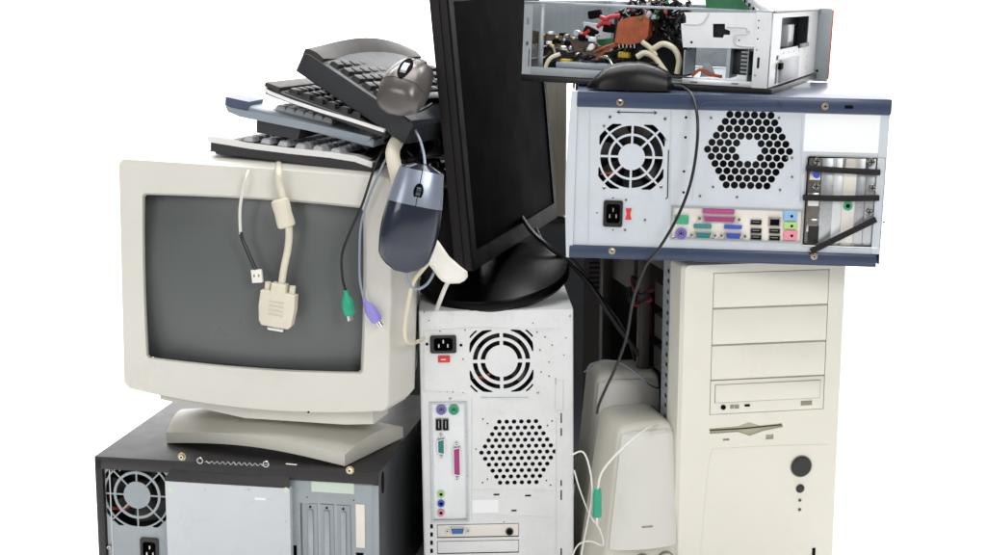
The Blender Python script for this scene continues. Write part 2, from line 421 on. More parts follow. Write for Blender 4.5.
b = MB(); b.loft([[Vector((a0[0], -.0165, a0[1]+.0005)), Vector((a1[0], -.0165, a0[1]+.0005)), Vector((a1[0], -.0165, a0[1]+.004)), Vector((a0[0], -.0165, a0[1]+.004))],
                 [Vector((a0[0]+.006, -.003, a0[1]+.0005)), Vector((a1[0]-.004, -.003, a0[1]+.0005)), Vector((a1[0]-.004, -.003, c0[1]-.001)), Vector((a0[0]+.006, -.003, c0[1]-.001))]], 'black_cover')
part('black_flap', b, mp)
b = MB(); P = []
for i in range(46):
    u = i/45; q = FA.v(205+64*u, 462+3*u, -.0075); q.z += .0022*math.sin(i*1.65)*(.6+.4*math.sin(u*3.1)); P.append(q)
b.tube(P, .0008, 'galv_steel', 6, 2)
for q in ((200, 460.5), (266, 464)):
    c = FA.v(*q, -.0075); b.tube([c+Vector((.0042*math.cos(t), 0, .0042*math.sin(t))) for t in [2*math.pi*i/12 for i in range(13)]], .0009, 'chrome', 6, 2)
b.bar(FA.v(286, 463.5, -.0075), FA.v(297, 464.5, -.0075), .002, .0015, 'chrome')
part('spring_gasket', b, A)
screws(FA, A, [(182, 456.5), (350, 470)], BOLT, 'bolt', -.006, 1.15)
screws(FA, A, [(101, 463), (109, 547), (164, 464), (101, 530)], SCREW, y=-.003, sc=.75)
for q, s in ((( 113, 461), 1.2), ((120, 470), .8)): put('rivet', RIVET, A, FA.v(*q, -.0005))
b = MB(); b.pbox(FA, 311, 471, 354, 494, -.0012, -.0008, 'sticker_green'); part('sticker', b, A)
b = MB(); b.pbox(FA, 355.5, 504, 365, 548, -.0025, -.0008, 'strip_white', .0004); part('pale_strip', b, A)
z0 = FA.p(300, 503)[1]
b = MB(); b.box(FA.p(299, 500)[0], FA.p(353, 500)[0], .0055, .0065, -HA+.005, z0+.002, 'galv_steel'); part('slot_backing', b, A)
for i in range(3):
    x0 = FA.p(303.5+i*16.5, 500, .004)[0]; x1 = FA.p(317+i*16.5, 500, .004)[0]
    bb = MB(); bb.box(x0, x1, .004, .005, -HA+.006, z0-.001, 'grey_steel'); bb.box(x0+.006, x1-.006, .0015, .0039, -HA+.006, z0-.010, 'galv_steel', .001)
    bb.cyl((x0+x1)/2, z0-.006, .0016, .0025, .004, 'hole_black', 8)
    part('slot_cover', bb, A)

# ================================================================== white tower, centre
FC = face_frame(419, 311, 0.0, 573, 308.5, .005)
HC = FC.M.translation.z; WC = FC.W; DC = .44
C_ = thing('computer_tower', 'white perforated computer tower seen from the back, standing in the middle under the flat monitor', 'computer tower', FC, None)
b = MB(); b.box(0, WC, .002, DC, -.0015, 0, 'white_steel', .0007); b.box(-.0002, .0015, .002, DC, -HC, -.0016, 'white_steel'); b.box(WC-.0015, WC+.0002, .002, DC, -HC, -.0016, 'white_steel')
part('cover', b, C_)
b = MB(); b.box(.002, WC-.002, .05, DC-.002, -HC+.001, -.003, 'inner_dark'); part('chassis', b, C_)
kC = FC.k(500, 400); holes = []
gx, gz = FC.p(501.5, 361); gr = 32.5*kC
holes += sectors(gx, gz, [(gr*.50, gr*.64), (gr*.74, gr*.88), (gr*.985, gr*1.12)], 4, .0050, 0, sqclip(gr*.98, .85), 12)
# the fourth ring only leaves corners
holes += sectors(gx, gz, [(gr*1.19, gr*1.32)], 4, .0050, 0, sqclip(gr*.98, .90), 24)
vx, vz = FC.p(518, 452)
holes += hexvent(vx, vz, 42*kC, 7.35*kC, .0036, 0, 8)
for q in ((483, 419), (487.5, 423.5), (547.5, 425.5), (552, 421), (482.5, 482.5), (487.5, 479), (546.5, 480.5), (550.5, 485)): holes.append(circ(*FC.p(*q), .0014, 8))
for q in ((429, 320.5), (533, 323), (564, 355), (566, 338), (424, 389), (422, 453), (504, 522)): holes.append(circ(*FC.p(*q), .0011, 8))
for q in ((496.5, 494.5, 3), (528, 495.5, 3), (514, 510.5, 2.6), (483, 419, 0)):
    if q[2]: holes.append(prect(FC, q[0]-q[2], q[1]-.9, q[0]+q[2], q[1]+.9))
for py, h in ((418, 5), (432, 4), (483, 3), (495, 5), (552, 4)): holes.append(prect(FC, 560.5, py-h, 562, py+h))
for k in range(9): holes.append(prect(FC, 430.2, 524+k*8.2, 433, 528.5+k*8.2))
iop = FC.p(429.5, 402), FC.p(469, 521)
holes.append(rect(iop[0][0], iop[1][0], iop[1][1], iop[0][1]))
ip = FC.p(443.3, 344); iw, ih = 26*kC, 18*kC
holes.append(rrect(ip[0]-iw*.4, ip[0]+iw*.4, ip[1]-ih*.4, ip[1]+ih*.4, .002))
slC = [(437, 524.5, 519, 536.5), (437, 541, 519, 552.5), (437, 557, 519, 568.5), (437, 573, 519, 584)]
for s_ in slC: holes.append(prect(FC, *s_))
b = MB(); b.plate(rect(.0015, WC-.0015, -HC+.001, -.001), holes, 0, .0015, 'white_steel')
part('rear_panel', b, C_)
b = MB()   # raised power supply plate and pressed ribs
RIBROOT = [None]
def ridge(B, F, L, r, m, y=-.0004):
    q = MB(); q.tube([F.v(px, py, y) for px, py in L], r, m, 6, 0); part('pressed_rib', q, RIBROOT[0])
RIBROOT[0] = C_
ridge(b, FC, [(424, 391), (424, 331), (470, 328), (560, 329)], .0010, 'white_steel')
ridge(b, FC, [(424, 391), (468, 394)], .0010, 'white_steel'); ridge(b, FC, [(481, 397), (528, 397)], .0012, 'galv_steel')
ridge(b, FC, [(555.5, 378), (555.5, 384)], .0008, 'galv_steel')
x0, z0 = FC.p(555, 380); x1, z1 = FC.p(563, 410)
ridge(b, FC, [(555, 380), (563, 380), (563, 410), (555, 410), (555, 380)], .0008, 'white_steel')
ridge(b, FC, [(556, 418), (556, 560)], .0009, 'white_steel'); ridge(b, FC, [(472, 398), (472, 520)], .0007, 'white_steel')
ridge(b, FC, [(472, 489), (556, 490)], .0007, 'white_steel'); ridge(b, FC, [(498, 515), (552, 517)], .0007, 'white_steel')
RIBROOT[0] = None
fan(C_, gx, gz, gr*1.0, .012)
inlet(FC, C_, 443.3, 344, iw, ih)
b = MB(); b.pbox(FC, 438, 356, 450, 362.5, -.0028, 0, 'red_plastic', .0008); c = FC.p(443, 358); b.box(c[0]-.003, c[0]+.004, -.003, -.0027, c[1]-.0022, c[1]-.001, 'sticker_white'); part('voltage_switch', b, C_)
b = MB()
for q in ((427, 344), (461, 345)): c = FC.p(*q); b = MB(); b.cyl(c[0], c[1], .0022, -.0012, .0, 'hole_black', 10); part('screw', b, C_)
# io shield
b = MB(); o = rect(iop[0][0], iop[1][0], iop[1][1], iop[0][1]); x0, z1 = iop[0]; x1, z0 = iop[1]
b.plate(o, [rect(x0+.003, x1-.003, z0+.003, z1-.003)], -.0022, -.0003, 'slot_steel')
b.box(x0+.002, x1-.002, .0015, .0028, z0+.002, z1-.002, 'bright_steel')
io = part('port_shield', b, C_)
def sub(F, y): return F
roundport(FC, io, 441.3, 409.6, 5.2*kC, 'port_purple'); roundport(FC, io, 453.8, 409.6, 5.2*kC, 'port_green')
usb(FC, io, 438.7, 424.5, 6.2*kC, 12*kC); usb(FC, io, 445.6, 424.5, 6.2*kC, 12*kC)
dport(FC, io, 441, 446, 16*kC, 7.2*kC, 'port_teal', 'serial_port', True)
dport(FC, io, 456.8, 461, 30*kC, 7.4*kC, 'port_pink', 'parallel_port', True)
for py, m in ((494, 'jack_green'), (503.3, 'port_blue'), (512.6, 'jack_pink')): jack(FC, io, 441, py, 3.6*kC, m)
b = MB(); b.pbox(FC, 471.5, 500, 498.5, 512.5, -.0004, 0.0001, 'sticker_white'); part('sticker', b, C_)
for i, s_ in enumerate(slC):
    b = MB(); a = FC.p(s_[0]+.5, s_[1]+.6); c = FC.p(s_[2]-.5, s_[3]-1.2)
    b.box(a[0], c[0], -.0005, .0008, c[1], a[1], 'strip_white' if i == 0 else 'white_steel', .0003)
    s = part('slot_cover', b, C_)
    if i == 0:
        dport(FC, s, 457.5, 530, 15*kC, 7.5*kC, 'port_vga', 'video_port')
        q = FC.p(509.5, 531); b = MB(); b.cyl(q[0], q[1], 3.9*kC, -.003, 0, 'black_plastic', 18); b.cyl(q[0], q[1], 2.6*kC, -.0034, -.003, 'hole_black', 14); part('round_port', b, s)
screws(FC, C_, [(538, 392.5), (450, 398)], SCREW, y=0, sc=.5)
for q in ((465, 330), (440, 331), (424, 312), (570, 316), (552, 345), (540, 350), (549, 362), (541, 372), (549, 376), (463, 359), (440, 392), (447, 392), (453, 392), (463, 393), (476, 449), (545, 337), (537, 332)):
    put('rivet', RIVET, C_, FC.v(*q, .0)).scale = (.7,)*3

# ================================================================== blue case, upper right
FE = face_frame(570, 91, -.10, 892, 99.5, -.125)
HE = FE.w(at(568, 257, -.10)).z * -1; WE = FE.W; DE = .42
E = thing('computer_case', 'navy blue and pale steel computer case lying on its side across the cream tower', 'computer case', FE)
b = MB(); zt = FE.p(600, 107)[1]; zb = -HE + .017
tx = FE.p(577, 100)[0]
b.box(tx, WE, -.004, DE, -.003, 0, 'navy_paint', .0015)
b.box(tx, WE, -.004, 0.002, zt, -.001, 'navy_paint', .0015)
b.box(tx-.004, WE-.006, -.004, 0.002, -HE, zb, 'navy_paint', .0015); b.box(tx, WE-.006, -.004, DE, -HE, -HE+.003, 'navy_paint', .001)
b.box(WE-.003, WE-.0005, .003, DE, -HE+.003, -.003, 'navy_paint', .0008)
c = FE.p(700, 104, -.006); d = FE.p(783, 104, -.006)
b.loft([[Vector((c[0], -.004, c[1]-.003)), Vector((d[0], -.004, d[1]-.003)), Vector((d[0]-.006, -.004, d[1]+.003)), Vector((c[0]+.006, -.004, c[1]+.003))],
        [Vector((c[0]+.003, -.006, c[1]-.002)), Vector((d[0]-.003, -.006, d[1]-.002)), Vector((d[0]-.008, -.006, d[1]+.002)), Vector((c[0]+.008, -.006, c[1]+.002))]], 'navy_paint')
part('cover', b, E)
b = MB(); P = []   # bowed pale front lip at the left
N_ = 14
ring_o = []; ring_i = []
for i in range(N_+1):
    u = i/N_; z = -HE*u; x = -.002 - .004*math.sin(u*math.pi)*0 + .004*(1-math.sin(u*math.pi))
    ring_o.append((x, z))
for i in range(N_+1):
    u = 1-i/N_; z = -HE*u; ring_i.append((tx+.001, z))
b.prism(ring_o+ring_i, -.0025, .012, 'blue_steel'); part('edge_strip', b, E)
b = MB(); b.box(.003, .006, .012, DE, -HE+.002, -.002, 'base_beige', .0008); part('side_panel', b, E)
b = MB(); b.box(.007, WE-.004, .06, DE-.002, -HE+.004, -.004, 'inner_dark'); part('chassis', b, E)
kE = FE.k(700, 170); holes = []
fx, fz = FE.p(631.5, 157); fr = 33.5*kE
holes += sectors(fx, fz, [(fr*.40, fr*.63), (fr*.70, fr*.94), (fr*1.0, fr*1.3)], 8, .0030, 0, sqclip(fr*.98))
hx, hz = FE.p(748.5, 150.5)
holes += hexvent(hx, hz, 45*kE, 8.15*kE, .0051, 13.2*kE, 10)
for q in ((686, 117.5), (685.5, 137.5), (684, 171.5), (683.5, 192.5)): holes.append(circ(*FE.p(*q), .0019, 10))
for q in ((597, 213), (613, 198), (613, 230), (884, 199)): holes.append(circ(*FE.p(*q), .0012, 8))
ip = FE.p(613, 213.5); iw, ih = 19.5*kE, 27*kE
holes.append(rrect(ip[0]-iw*.4, ip[0]+iw*.4, ip[1]-ih*.4, ip[1]+ih*.4, .003))
IO = prect(FE, 671.5, 205.5, 802, 243.5); holes.append(IO)
SR = prect(FE, 807, 155.5, 879.5, 248, 0, .004); holes.append(SR)
b = MB(); b.plate(rect(tx+.0012, WE-.0035, zb+.0005, zt-.0005), holes, 0, .0015, 'blue_steel'); part('rear_panel', b, E)
RIBROOT[0] = E
ridge(b, FE, [(590, 110), (588, 245)], .0007, 'blue_steel'); ridge(b, FE, [(671, 110), (670, 205)], .0007, 'blue_steel'); ridge(b, FE, [(700, 112), (692, 200)], .0005, 'blue_steel')
ridge(b, FE, [(668.5, 150), (667.5, 198), (665.5, 199)], .0007, 'hole_black')
ridge(b, FE, [(617, 112.2), (657, 113)], .0006, 'hole_black'); 
for a_, s1 in (((617, 112.2), 1), ((657, 113), -1)): ridge(b, FE, [(a_[0]+3*s1, a_[1]-1.6), a_, (a_[0]+3*s1, a_[1]+1.6)], .0005, 'hole_black')
ridge(b, FE, [(802, 112), (800, 200)], .0006, 'blue_steel')
b = MB(); b.plate(rect(FE.p(881, 112)[0], WE-.002, zb+.001, zt-.001), [circ(*FE.p(884, 199), .0012, 8)], -.0012, -.0002, 'blue_steel'); part('edge_flange', b, E)
fan(E, fx, fz, fr, .014)
inlet(FE, E, 613, 213.5, iw, ih)
b = MB(); c = FE.p(628.5, 214); h = 5.8*kE; w = 3.2*kE
b.prism([(c[0]-w, c[1]+h), (c[0]+w, c[1]+h), (c[0]+w*.5, c[1]), (c[0]+w, c[1]-h), (c[0]-w, c[1]-h), (c[0]-w*.5, c[1])], -.0012, 0.0003, 'red_plastic'); part('voltage_switch', b, E)
b = MB(); x0 = IO[0][0]; x1 = IO[1][0]; z0 = IO[0][1]; z1 = IO[2][1]
b.plate(IO, [rect(x0+.0025, x1-.0025, z0+.0025, z1-.0025)], -.0016, .0002, 'slot_steel'); b.box(x0+.002, x1-.002, .0012, .0026, z0+.002, z1-.002, 'strip_white')
io = part('port_shield', b, E)
b = MB(); b.pbox(FE, 675, 215, 688.5, 224.5, -.0025, .001, 'port_green', .001); g = part('port_block', b, io); roundport(FE, io, 681.5, 219.5, 4.6*kE, 'port_green'); roundport(FE, io, 681, 233.5, 6*kE, 'port_purple')
b = MB(); b.pbox(FE, 703, 209, 734.5, 214.2, -.003, .001, 'port_pink', .0008); part('port_block', b, io); dport(FE, io, 719, 218.8, 33*kE, 6.6*kE, 'port_pink', 'parallel_port')
b = MB(); b.pbox(FE, 694, 224, 711.5, 228.8, -.003, .001, 'port_teal', .0008); part('port_block', b, io); dport(FE, io, 703, 235, 17*kE, 7.2*kE, 'port_teal', 'serial_port')
b = MB(); b.pbox(FE, 724.5, 225, 742, 229.4, -.003, .001, 'port_blue', .0008); part('port_block', b, io); dport(FE, io, 733, 235.6, 17*kE, 7.2*kE, 'port_blue', 'video_port')
for q in ((756, 222.3), (756, 230.8), (756, 237.3), (774.5, 231), (774.5, 238)): usb(FE, io, *q, 11*kE, 5.2*kE)
b = MB(); c = FE.p(774.5, 221.6); b.plate(rect(c[0]-6*kE, c[0]+6*kE, c[1]-4.6*kE, c[1]+4.6*kE), [rect(c[0]-4.6*kE, c[0]+4.6*kE, c[1]-3.8*kE, c[1]+2.6*kE)], -.0022, .001, 'chrome'); b.box(c[0]-4.8*kE, c[0]+4.8*kE, .0003, .001, c[1]-4*kE, c[1]+3*kE, 'hole_black'); part('network_port', b, io)
for (px, py, py2, m) in ((790.5, 211, 221, 'jack_blue'), (790.5, 222, 229.5, 'jack_green'), (790.5, 230.5, 240.5, 'jack_pink')):
    b = MB(); b.pbox(FE, px-6.5, py, px+6.5, py2, -.0028, .001, m, .0012); c = FE.p(px+1, (py+py2)/2); b.cyl(c[0], c[1], .0019, -.0032, -.0027, 'hole_black', 12); b.plate(circ(c[0], c[1], .0035, 16), [circ(c[0], c[1], .0021, 12)], -.0034, -.0028, m); part('audio_jack', b, io)
b = MB(); b.pbox(FE, 805.5, 113.5, 881, 153.5, -.0005, .0001, 'sticker_white'); part('sticker', b, E)
# recess with slot covers
b = MB(); x0 = min(p[0] for p in SR); x1 = max(p[0] for p in SR); z0 = min(p[1] for p in SR); z1 = max(p[1] for p in SR)
b.box(x0-.002, x1+.002, .010, .011, z0-.002, z1+.002, 'tarnished')
b.tube([Vector((p[0], -.0004, p[1])) for p in SR+[SR[0]]], .0012, 'slot_steel', 6, 0)
rec = part('slot_recess', b, E)
for (a_, c_, mt) in ((809, 817.5, 'tarnished'), (820.5, 832, 'slot_steel'), (833, 841, 'bright_steel'), (842.5, 854, 'strip_white'), (855.5, 863.5, 'slot_steel'), (865.5, 877, 'slot_steel')):
    b = MB(); p0 = FE.p(a_, 158, .004); p1 = FE.p(c_, 246, .004)
    b.box(p0[0], p1[0], .004, .006, p1[1], p0[1], mt, .0006)
    if mt != 'tarnished': b.box(p0[0]+.003, p1[0]-.003, .0025, .0041, p1[1]+.004, p0[1]-.015, mt, .0006)
    else:
        for k in range(3): b.box(p0[0]+.002, p1[0]-.002, .0025, .0041, p0[1]-.03-k*.036, p0[1]-.012-k*.036, 'chrome', .001)
    part('slot_cover', b, rec)
for q in ((866, 215, 876, 243, .0032, .0041, 'tarnished'), (866, 176, 875, 196, .0032, .0041, 'tarnished'), (808.5, 226, 818, 243, .0012, .0024, 'inner_dark')):
    b = MB(); b.pbox(FE, *q, .0004); part('open_slot', b, rec)
b = MB(); c = FE.p(816.5, 175); b.cyl(c[0], c[1], 3.4*kE, -.001, .003, 'port_blue', 14); part('audio_jack', b, rec)
b = MB(); c = FE.p(848, 206); b.plate(circ(c[0], c[1], 4.6*kE, 20), [circ(c[0], c[1], 2.2*kE, 14)], -.0005, .003, 'port_green'); b.cyl(c[0], c[1], 2.4*kE, .0015, .003, 'hole_black', 14); part('audio_jack', b, rec)
for q in ((817, 161), (816, 186), (871, 162), (872, 188), (869, 212)): put('screw', SCREW, rec, FE.v(*q, .0025)).scale = (1.25,)*3
for L in ([(806, 168), (840, 170.5), (880, 172.5)], [(803, 197.5), (840, 198.5), (879, 198)], [(811, 251.5), (840, 237), (876, 219.5)]):
    b = MB(); b.tube([FE.v(*q, -.0065) for q in L], .0042, 'bezel_side', 10, 3)
    o = part('metal_rod', b, E)
screws(FE, E, [(620, 102.5), (825, 106.5), (612, 251), (814, 256.5)], BOLT, 'bolt', -.004, .95)
screws(FE, E, [(610, 117), (665, 119), (604, 188), (661, 187), (673, 238)], SCREW, y=0, sc=.55)
for q in ((604, 126), (665, 140), (645, 220), (626, 200), (625, 230), (787, 158), (792, 177), (792, 158), (700, 196), (737, 197), (780, 190), (713, 187), (711, 118), (779, 118), (884, 222)): put('rivet', RIVET, E, FE.v(*q, 0)).scale = (1, 1, 1)
b = MB(); b.pbox(FE, 845, 105.5, 853, 109, -.0046, -.0038, 'hole_black'); part('latch_slot', b, E)

# ================================================================== cream tower, right, side panel off
Zc = .5175
a_ = atz(682, 262, .5205); 
FR = face_frame(681.5, 263, a_.y, 849, 257.6, a_.y+.048)
WR = FR.W; HR = FR.M.translation.z; DR = .45
Rt = thing('computer_tower', 'cream computer tower with drive bays in front and its left side panel missing', 'computer tower', FR)
# front bezel as a lofted moulding with drafted sides
def vring(y, l, r, t, bo): return rrect(l, r, bo, t, .006, 3)
b = MB(); holes = []
bx0, bx1 = FR.p(713.5, 274)[0], FR.p(829.5, 272)[0]; bay = (bx0, FR.p(713, 273)[1]), (bx1, FR.p(708, 415)[1])
bz_ = lambda t: bay[0][1] + (bay[1][1]-bay[0][1])*t
def R3(P, y): return [Vector((p[0], y, p[1])) for p in P]
op = rect(bay[0][0], bay[1][0], bay[1][1], bay[0][1])
lens = [FR.p(*q) for q in ((709, 428.5), (738, 426), (749, 422), (760, 425.5), (782, 423), (783, 427), (763, 431), (750, 436), (738, 432), (710, 434))]
led = [prect(FR, 723, 438.6, 729.5, 440.4), prect(FR, 766, 434.5, 773.5, 439)]
o = rrect(0.006, WR-.006, -HR+.004, -.004, .006, 3)
b.plate(o, [op, lens] + led, .0, .003, 'tower_cream')
b.loft([R3(o, .0), R3(rrect(.0015, WR-.0015, -HR+.002, -.0015, .007, 3), .006), R3(rrect(-.001, WR+.001, -HR+.001, 0, .007, 3), .045), R3(rrect(.004, WR-.004, -HR+.004, -.004, .006, 3), .045)], 'tower_cream', False, False)
fb = part('front_bezel', b, Rt)
b = MB(); b.pbox(FR, 706, 420, 786, 444, .0034, .008, 'slot_cream'); part('floppy_recess', b, fb)
b = MB(); b.prism([FR.p(*q) for q in ((711, 430.2), (745, 428.2), (782, 424.8), (782, 425.8), (745, 429.6), (711, 431.4))], .0030, .0036, 'inner_dark'); part('floppy_slot', b, fb)
b = MB(); b.box(bx0-.002, bx1+.002, .0042, .006, bay[1][1]-.002, bay[0][1]+.002, 'tower_cream'); part('bay_backing', b, fb)
for t0, t1 in ((.0, .245), (.252, .503), (.51, .752)):
    b = MB(); a = (bx0+.0008, bz_(t0)-.0006); c = (bx1-.0008, bz_(t1)+.0003)
    b.box(a[0], c[0], -.0006, .004, c[1], a[1], 'tower_cream', .0012); part('bay_cover', b, fb)
b = MB(); a = (bx0+.0008, bz_(.759)); c = (bx1-.0008, bz_(1)+.0006); b.box(a[0], c[0], -.0006, .004, c[1], a[1], 'tower_cream', .0012); dr = part('disc_drive', b, fb)
b = MB(); a = (bx0+.007, bz_(.785)); c = (bx1-.007, bz_(.915)); b.box(a[0], c[0], -.0014, -.0004, c[1], a[1], 'cream_groove'); b.box(a[0]+.0006, c[0]-.0006, -.0024, -.0010, c[1]+.0006, a[1]-.0006, 'tower_cream', .0008); part('tray', b, dr)
b = MB(); c = FR.p(723, 407); b.cyl(c[0], c[1], 2.4*FR.k(723, 404), -.0022, -.0004, 'hole_black', 16); part('headphone_socket', b, dr)
for q in ((730.5, 405, 734, 408.5, -.0018, -.0004, 'cream_groove', .0003), (735, 405, 739, 408.5, -.0018, -.0004, 'cream_groove', .0003), (745, 404.5, 750, 406.5, -.0020, -.0004, 'hole_black', .0003), (801, 401, 812, 405, -.0011, -.0004, 'cream_groove', .0002)):
    b = MB(); b.pbox(FR, *q); part('drive_button', b, dr)
kR = FR.k(800, 466)
def button(px, py, r, name, deep=.004):
    x, z = FR.p(px, py); b = MB(); b.cyl(x, z, r*kR*1.12, -.0008, .001, 'cream_groove', 28); b.cyl(x, z, r*kR, -deep, .0, 'black_plastic', 28, bev=.0012); return part(name, b, fb)
button(801, 466, 9.6, 'power_button'); button(800, 488.3, 3.9, 'reset_button', .003); button(799.7, 500, 1.5, 'indicator_light', .0012); button(799.5, 509.3, 1.5, 'indicator_light', .0012)
b = MB(); b.tube([FR.v(712, 449+.0, -.0002), FR.v(770, 446, -.0002), FR.v(829, 444.5, -.0002)], .0006, 'tower_cream', 6, 4); b.tube([FR.v(712, 449, -.0002), FR.v(708, 470, -.0002), FR.v(700, 560, -.0002)], .0006, 'tower_cream', 6, 4); part('moulded_line', b, fb)
b = MB(); b.pbox(FR, 812.5, 548, 815, 562, -.001, .001, 'hole_black'); part('latch_slot', b, fb)
# chassis: flange with slots, posts, top, floor, far wall, back wall
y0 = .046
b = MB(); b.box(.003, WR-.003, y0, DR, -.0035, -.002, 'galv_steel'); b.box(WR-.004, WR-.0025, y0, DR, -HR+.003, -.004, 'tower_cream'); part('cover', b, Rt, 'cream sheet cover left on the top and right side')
b = MB(); b.box(.006, WR-.006, y0, DR, -HR+.003, -HR+.005, 'shaded_steel'); b.box(WR-.007, WR-.005, y0, DR, -HR+.005, -.004, 'shaded_steel'); 
b.box(.004, WR-.006, DR-.002, DR, -HR+.005, -.004, 'shaded_steel'); b.box(.006, WR-.008, y0, y0+.002, -HR+.006, -.004, 'shaded_steel')
b.box(.004, .024, DR-.02, DR-.003, -HR+.006, -.006, 'shaded_steel', .002); b.box(.004, .018, y0+.03, DR-.02, -.028, -.005, 'shaded_steel', .002)
b.box(.004, .02, y0+.16, y0+.18, -HR+.006, -.029, 'shaded_steel', .002)
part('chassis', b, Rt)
Ms = Matrix.Rotation(R(-90), 4, 'Z')   # plate on the side: plate x runs along +y
b = MB(); holes = []
zz = -.022
for k in range(30):
    if -HR + .02 < zz: holes.append([(p[0]*1.0, p[1]) for p in rrect(.010, .021, zz-.0032, zz+.0032, .003)]); holes.append(circ(.030, zz-.008, .0016, 8))
    zz -= .0165 if k % 2 else .0145
b.plate(rect(.001, .038, -HR+.004, -.004), holes, 0, .0015, 'grey_steel')
b.V = [Vector((.001 + v.y, y0 + v.x, v.z)) for v in b.V]
b.box(.0026, .016, y0+.0375, y0+.0385, -HR+.006, -.005, 'galv_steel')
part('side_flange', b, Rt)
b = MB()
for k in range(3):
    z = -.06 - k*.05; b.box(.020, WR-.03, y0+.004, y0+.14, z-.036, z, 'shaded_steel', .002)
part('drive_cage', b, Rt)
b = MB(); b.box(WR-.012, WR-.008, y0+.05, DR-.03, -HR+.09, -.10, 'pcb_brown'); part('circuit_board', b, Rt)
b = MB(); b.box(.02, WR-.01, DR-.15, DR-.01, -.10, -.012, 'shaded_steel', .002); part('power_supply', b, Rt)
b = MB()
for k in range(5):
    o_ = Vector((random.uniform(-.004, .004), random.uniform(-.01, .01), random.uniform(-.006, .006)))
    b.tube([Vector((.02, y0+.15, -.075-k*.004))+o_, Vector((-.002, y0+.18, -.085-k*.005))+o_, Vector((.01, y0+.24, -.07-k*.006))+o_, Vector((.05, y0+.28, -.11))+o_, Vector((.03, y0+.2, -.16))+o_], .0018, ['cable_red', 'cable_black', 'cable_black', 'inner_dark', 'cable_red'][k], 6, 5)
part('inner_wires', b, Rt)
# ================================================================== big old monitor
aB = at(118, 158, .005); bB = at(393, 178, -.085); cB = at(124, 388, .005)
FB = Frame(aB, bB-aB, aB-cB); WB = (bB-aB).length
B = thing('crt_monitor', 'bulky beige tube monitor with a dark grey screen under the keyboard pile', 'monitor', FB)
def qring(F, tl, tr, br, bl, y, n=10, bulge=(0, 0, 0, 0), rr=0., off=(0, 0)):
    """closed ring through four picture corners, each side bulging outward by some metres, corners rounded"""
    c = [Vector((*F.p(*q, y),)) for q in (tl, tr, br, bl)]; cen = sum(c, Vector((0, 0)))/4; P = []
    for i in range(4):
        a, b_ = c[i], c[(i+1) % 4]; d = b_-a; nn = Vector((-d.y, d.x)).normalized()
        if (((a+b_)/2)-cen).dot(nn) < 0: nn = -nn
        L = d.length; e = rr/L
        for j in range(n):
            u = e*.35 + (1-e*.7)*j/(n-1) if rr else j/n
            q = a + d*u + nn*bulge[i]*4*u*(1-u)
            if rr and j in (0, n-1): q = a + d*(e if j == 0 else 1-e)*1 + nn*(bulge[i]*4*e*(1-e)); 
            P.append(Vector((q.x, y, q.y)))
    return P
o1 = ((118.5, 158.5), (393, 178.5), (388, 410.5), (124, 387))
BU = (.001, 0, .016, 0); T_ = .0
def O(y, g=0., bl=BU, rr=.008): 
    P = qring(FB, *o1, 0.0, 12, bl, rr); cx = WB/2; cz = -.165
    return [Vector((cx+(p.x-cx)*(1-g), y, cz+(p.z-cz)*(1-g))) for p in P]
sc = ((144.5, 194.5), (363.5, 208), (361, 372), (148.5, 357))
def S(y, grow=0., rr=.0035, bu=.0035):
    P = qring(FB, *sc, y, 12, (bu, bu*.6, bu*1.4, bu*.6), rr)
    cx = sum(p.x for p in P)/len(P); cz = sum(p.z for p in P)/len(P)
    return [Vector((cx+(p.x-cx)*(1+grow), y, cz+(p.z-cz)*(1+grow))) for p in P]
def shiftring(P, y, dx0, dx1, dz0, dz1):
    """right and left / top and bottom sides move separately"""
    cx = WB/2; cz = -.165; out = []
    for p in P:
        u = (p.x)/WB; w_ = -p.z/.33
        out.append(Vector((p.x + dx0*(1-u) + dx1*u, y, p.z + dz0*(1-w_) + dz1*w_)))
    return out
b = MB()
rings = [S(.018, -.004), S(.003, .010), S(.0, .020), O(0, .004), O(.002, -.004), O(.006, -.007),
         shiftring(O(.0), .050, -.003, .018, .007, .006), shiftring(O(.0), .09, -.002, .014, .010, .004), shiftring(O(0), .094, .002, .009, .004, .006)]
b.loft(rings, 'crt_beige', False, False); bz = part('bezel', b, B)
c = FB.p(308.5, 412); b = MB(); b.cyl(c[0], c[1], .0016, -.0008, .001, 'hole_black', 10); part('pin_hole', b, bz)
b = MB(); rings = [shiftring(O(0), .094, .004, .008, -.004, .006), shiftring(O(0), .17, .015, -.004, -.006, .02), shiftring(O(0), .26, .055, -.035, -.05, .06), shiftring(O(0), .40, .085, -.065, -.075, .085)]
b.loft(rings, 'crt_beige', False, True)
for k in range(9):
    x = .10 + k*.022; b.box(x, x+.010, .20, .24, -.030, -.0275, 'inner_dark') if False else None
part('rear_housing', b, B)
# glass: gently domed grid
b = MB(); nx, nz = 20, 14
cs = [Vector((*FB.p(*q, 0.012),)) for q in sc]; V = []
for j in range(nz+1):
    for i in range(nx+1):
        u, v = i/nx, j/nz; p = cs[0]*(1-u)*(1-v)+cs[1]*u*(1-v)+cs[3]*(1-u)*v+cs[2]*u*v
        q = (p - (cs[0]+cs[2])/2); p = p + q*.05
        V.append(Vector((p.x, .010 + .014*((2*u-1)**2 + (2*v-1)**2), p.y)))
b.add(V, [(j*(nx+1)+i, j*(nx+1)+i+1, (j+1)*(nx+1)+i+1, (j+1)*(nx+1)+i) for j in range(nz) for i in range(nx)], 'crt_glass'); part('screen', b, B)
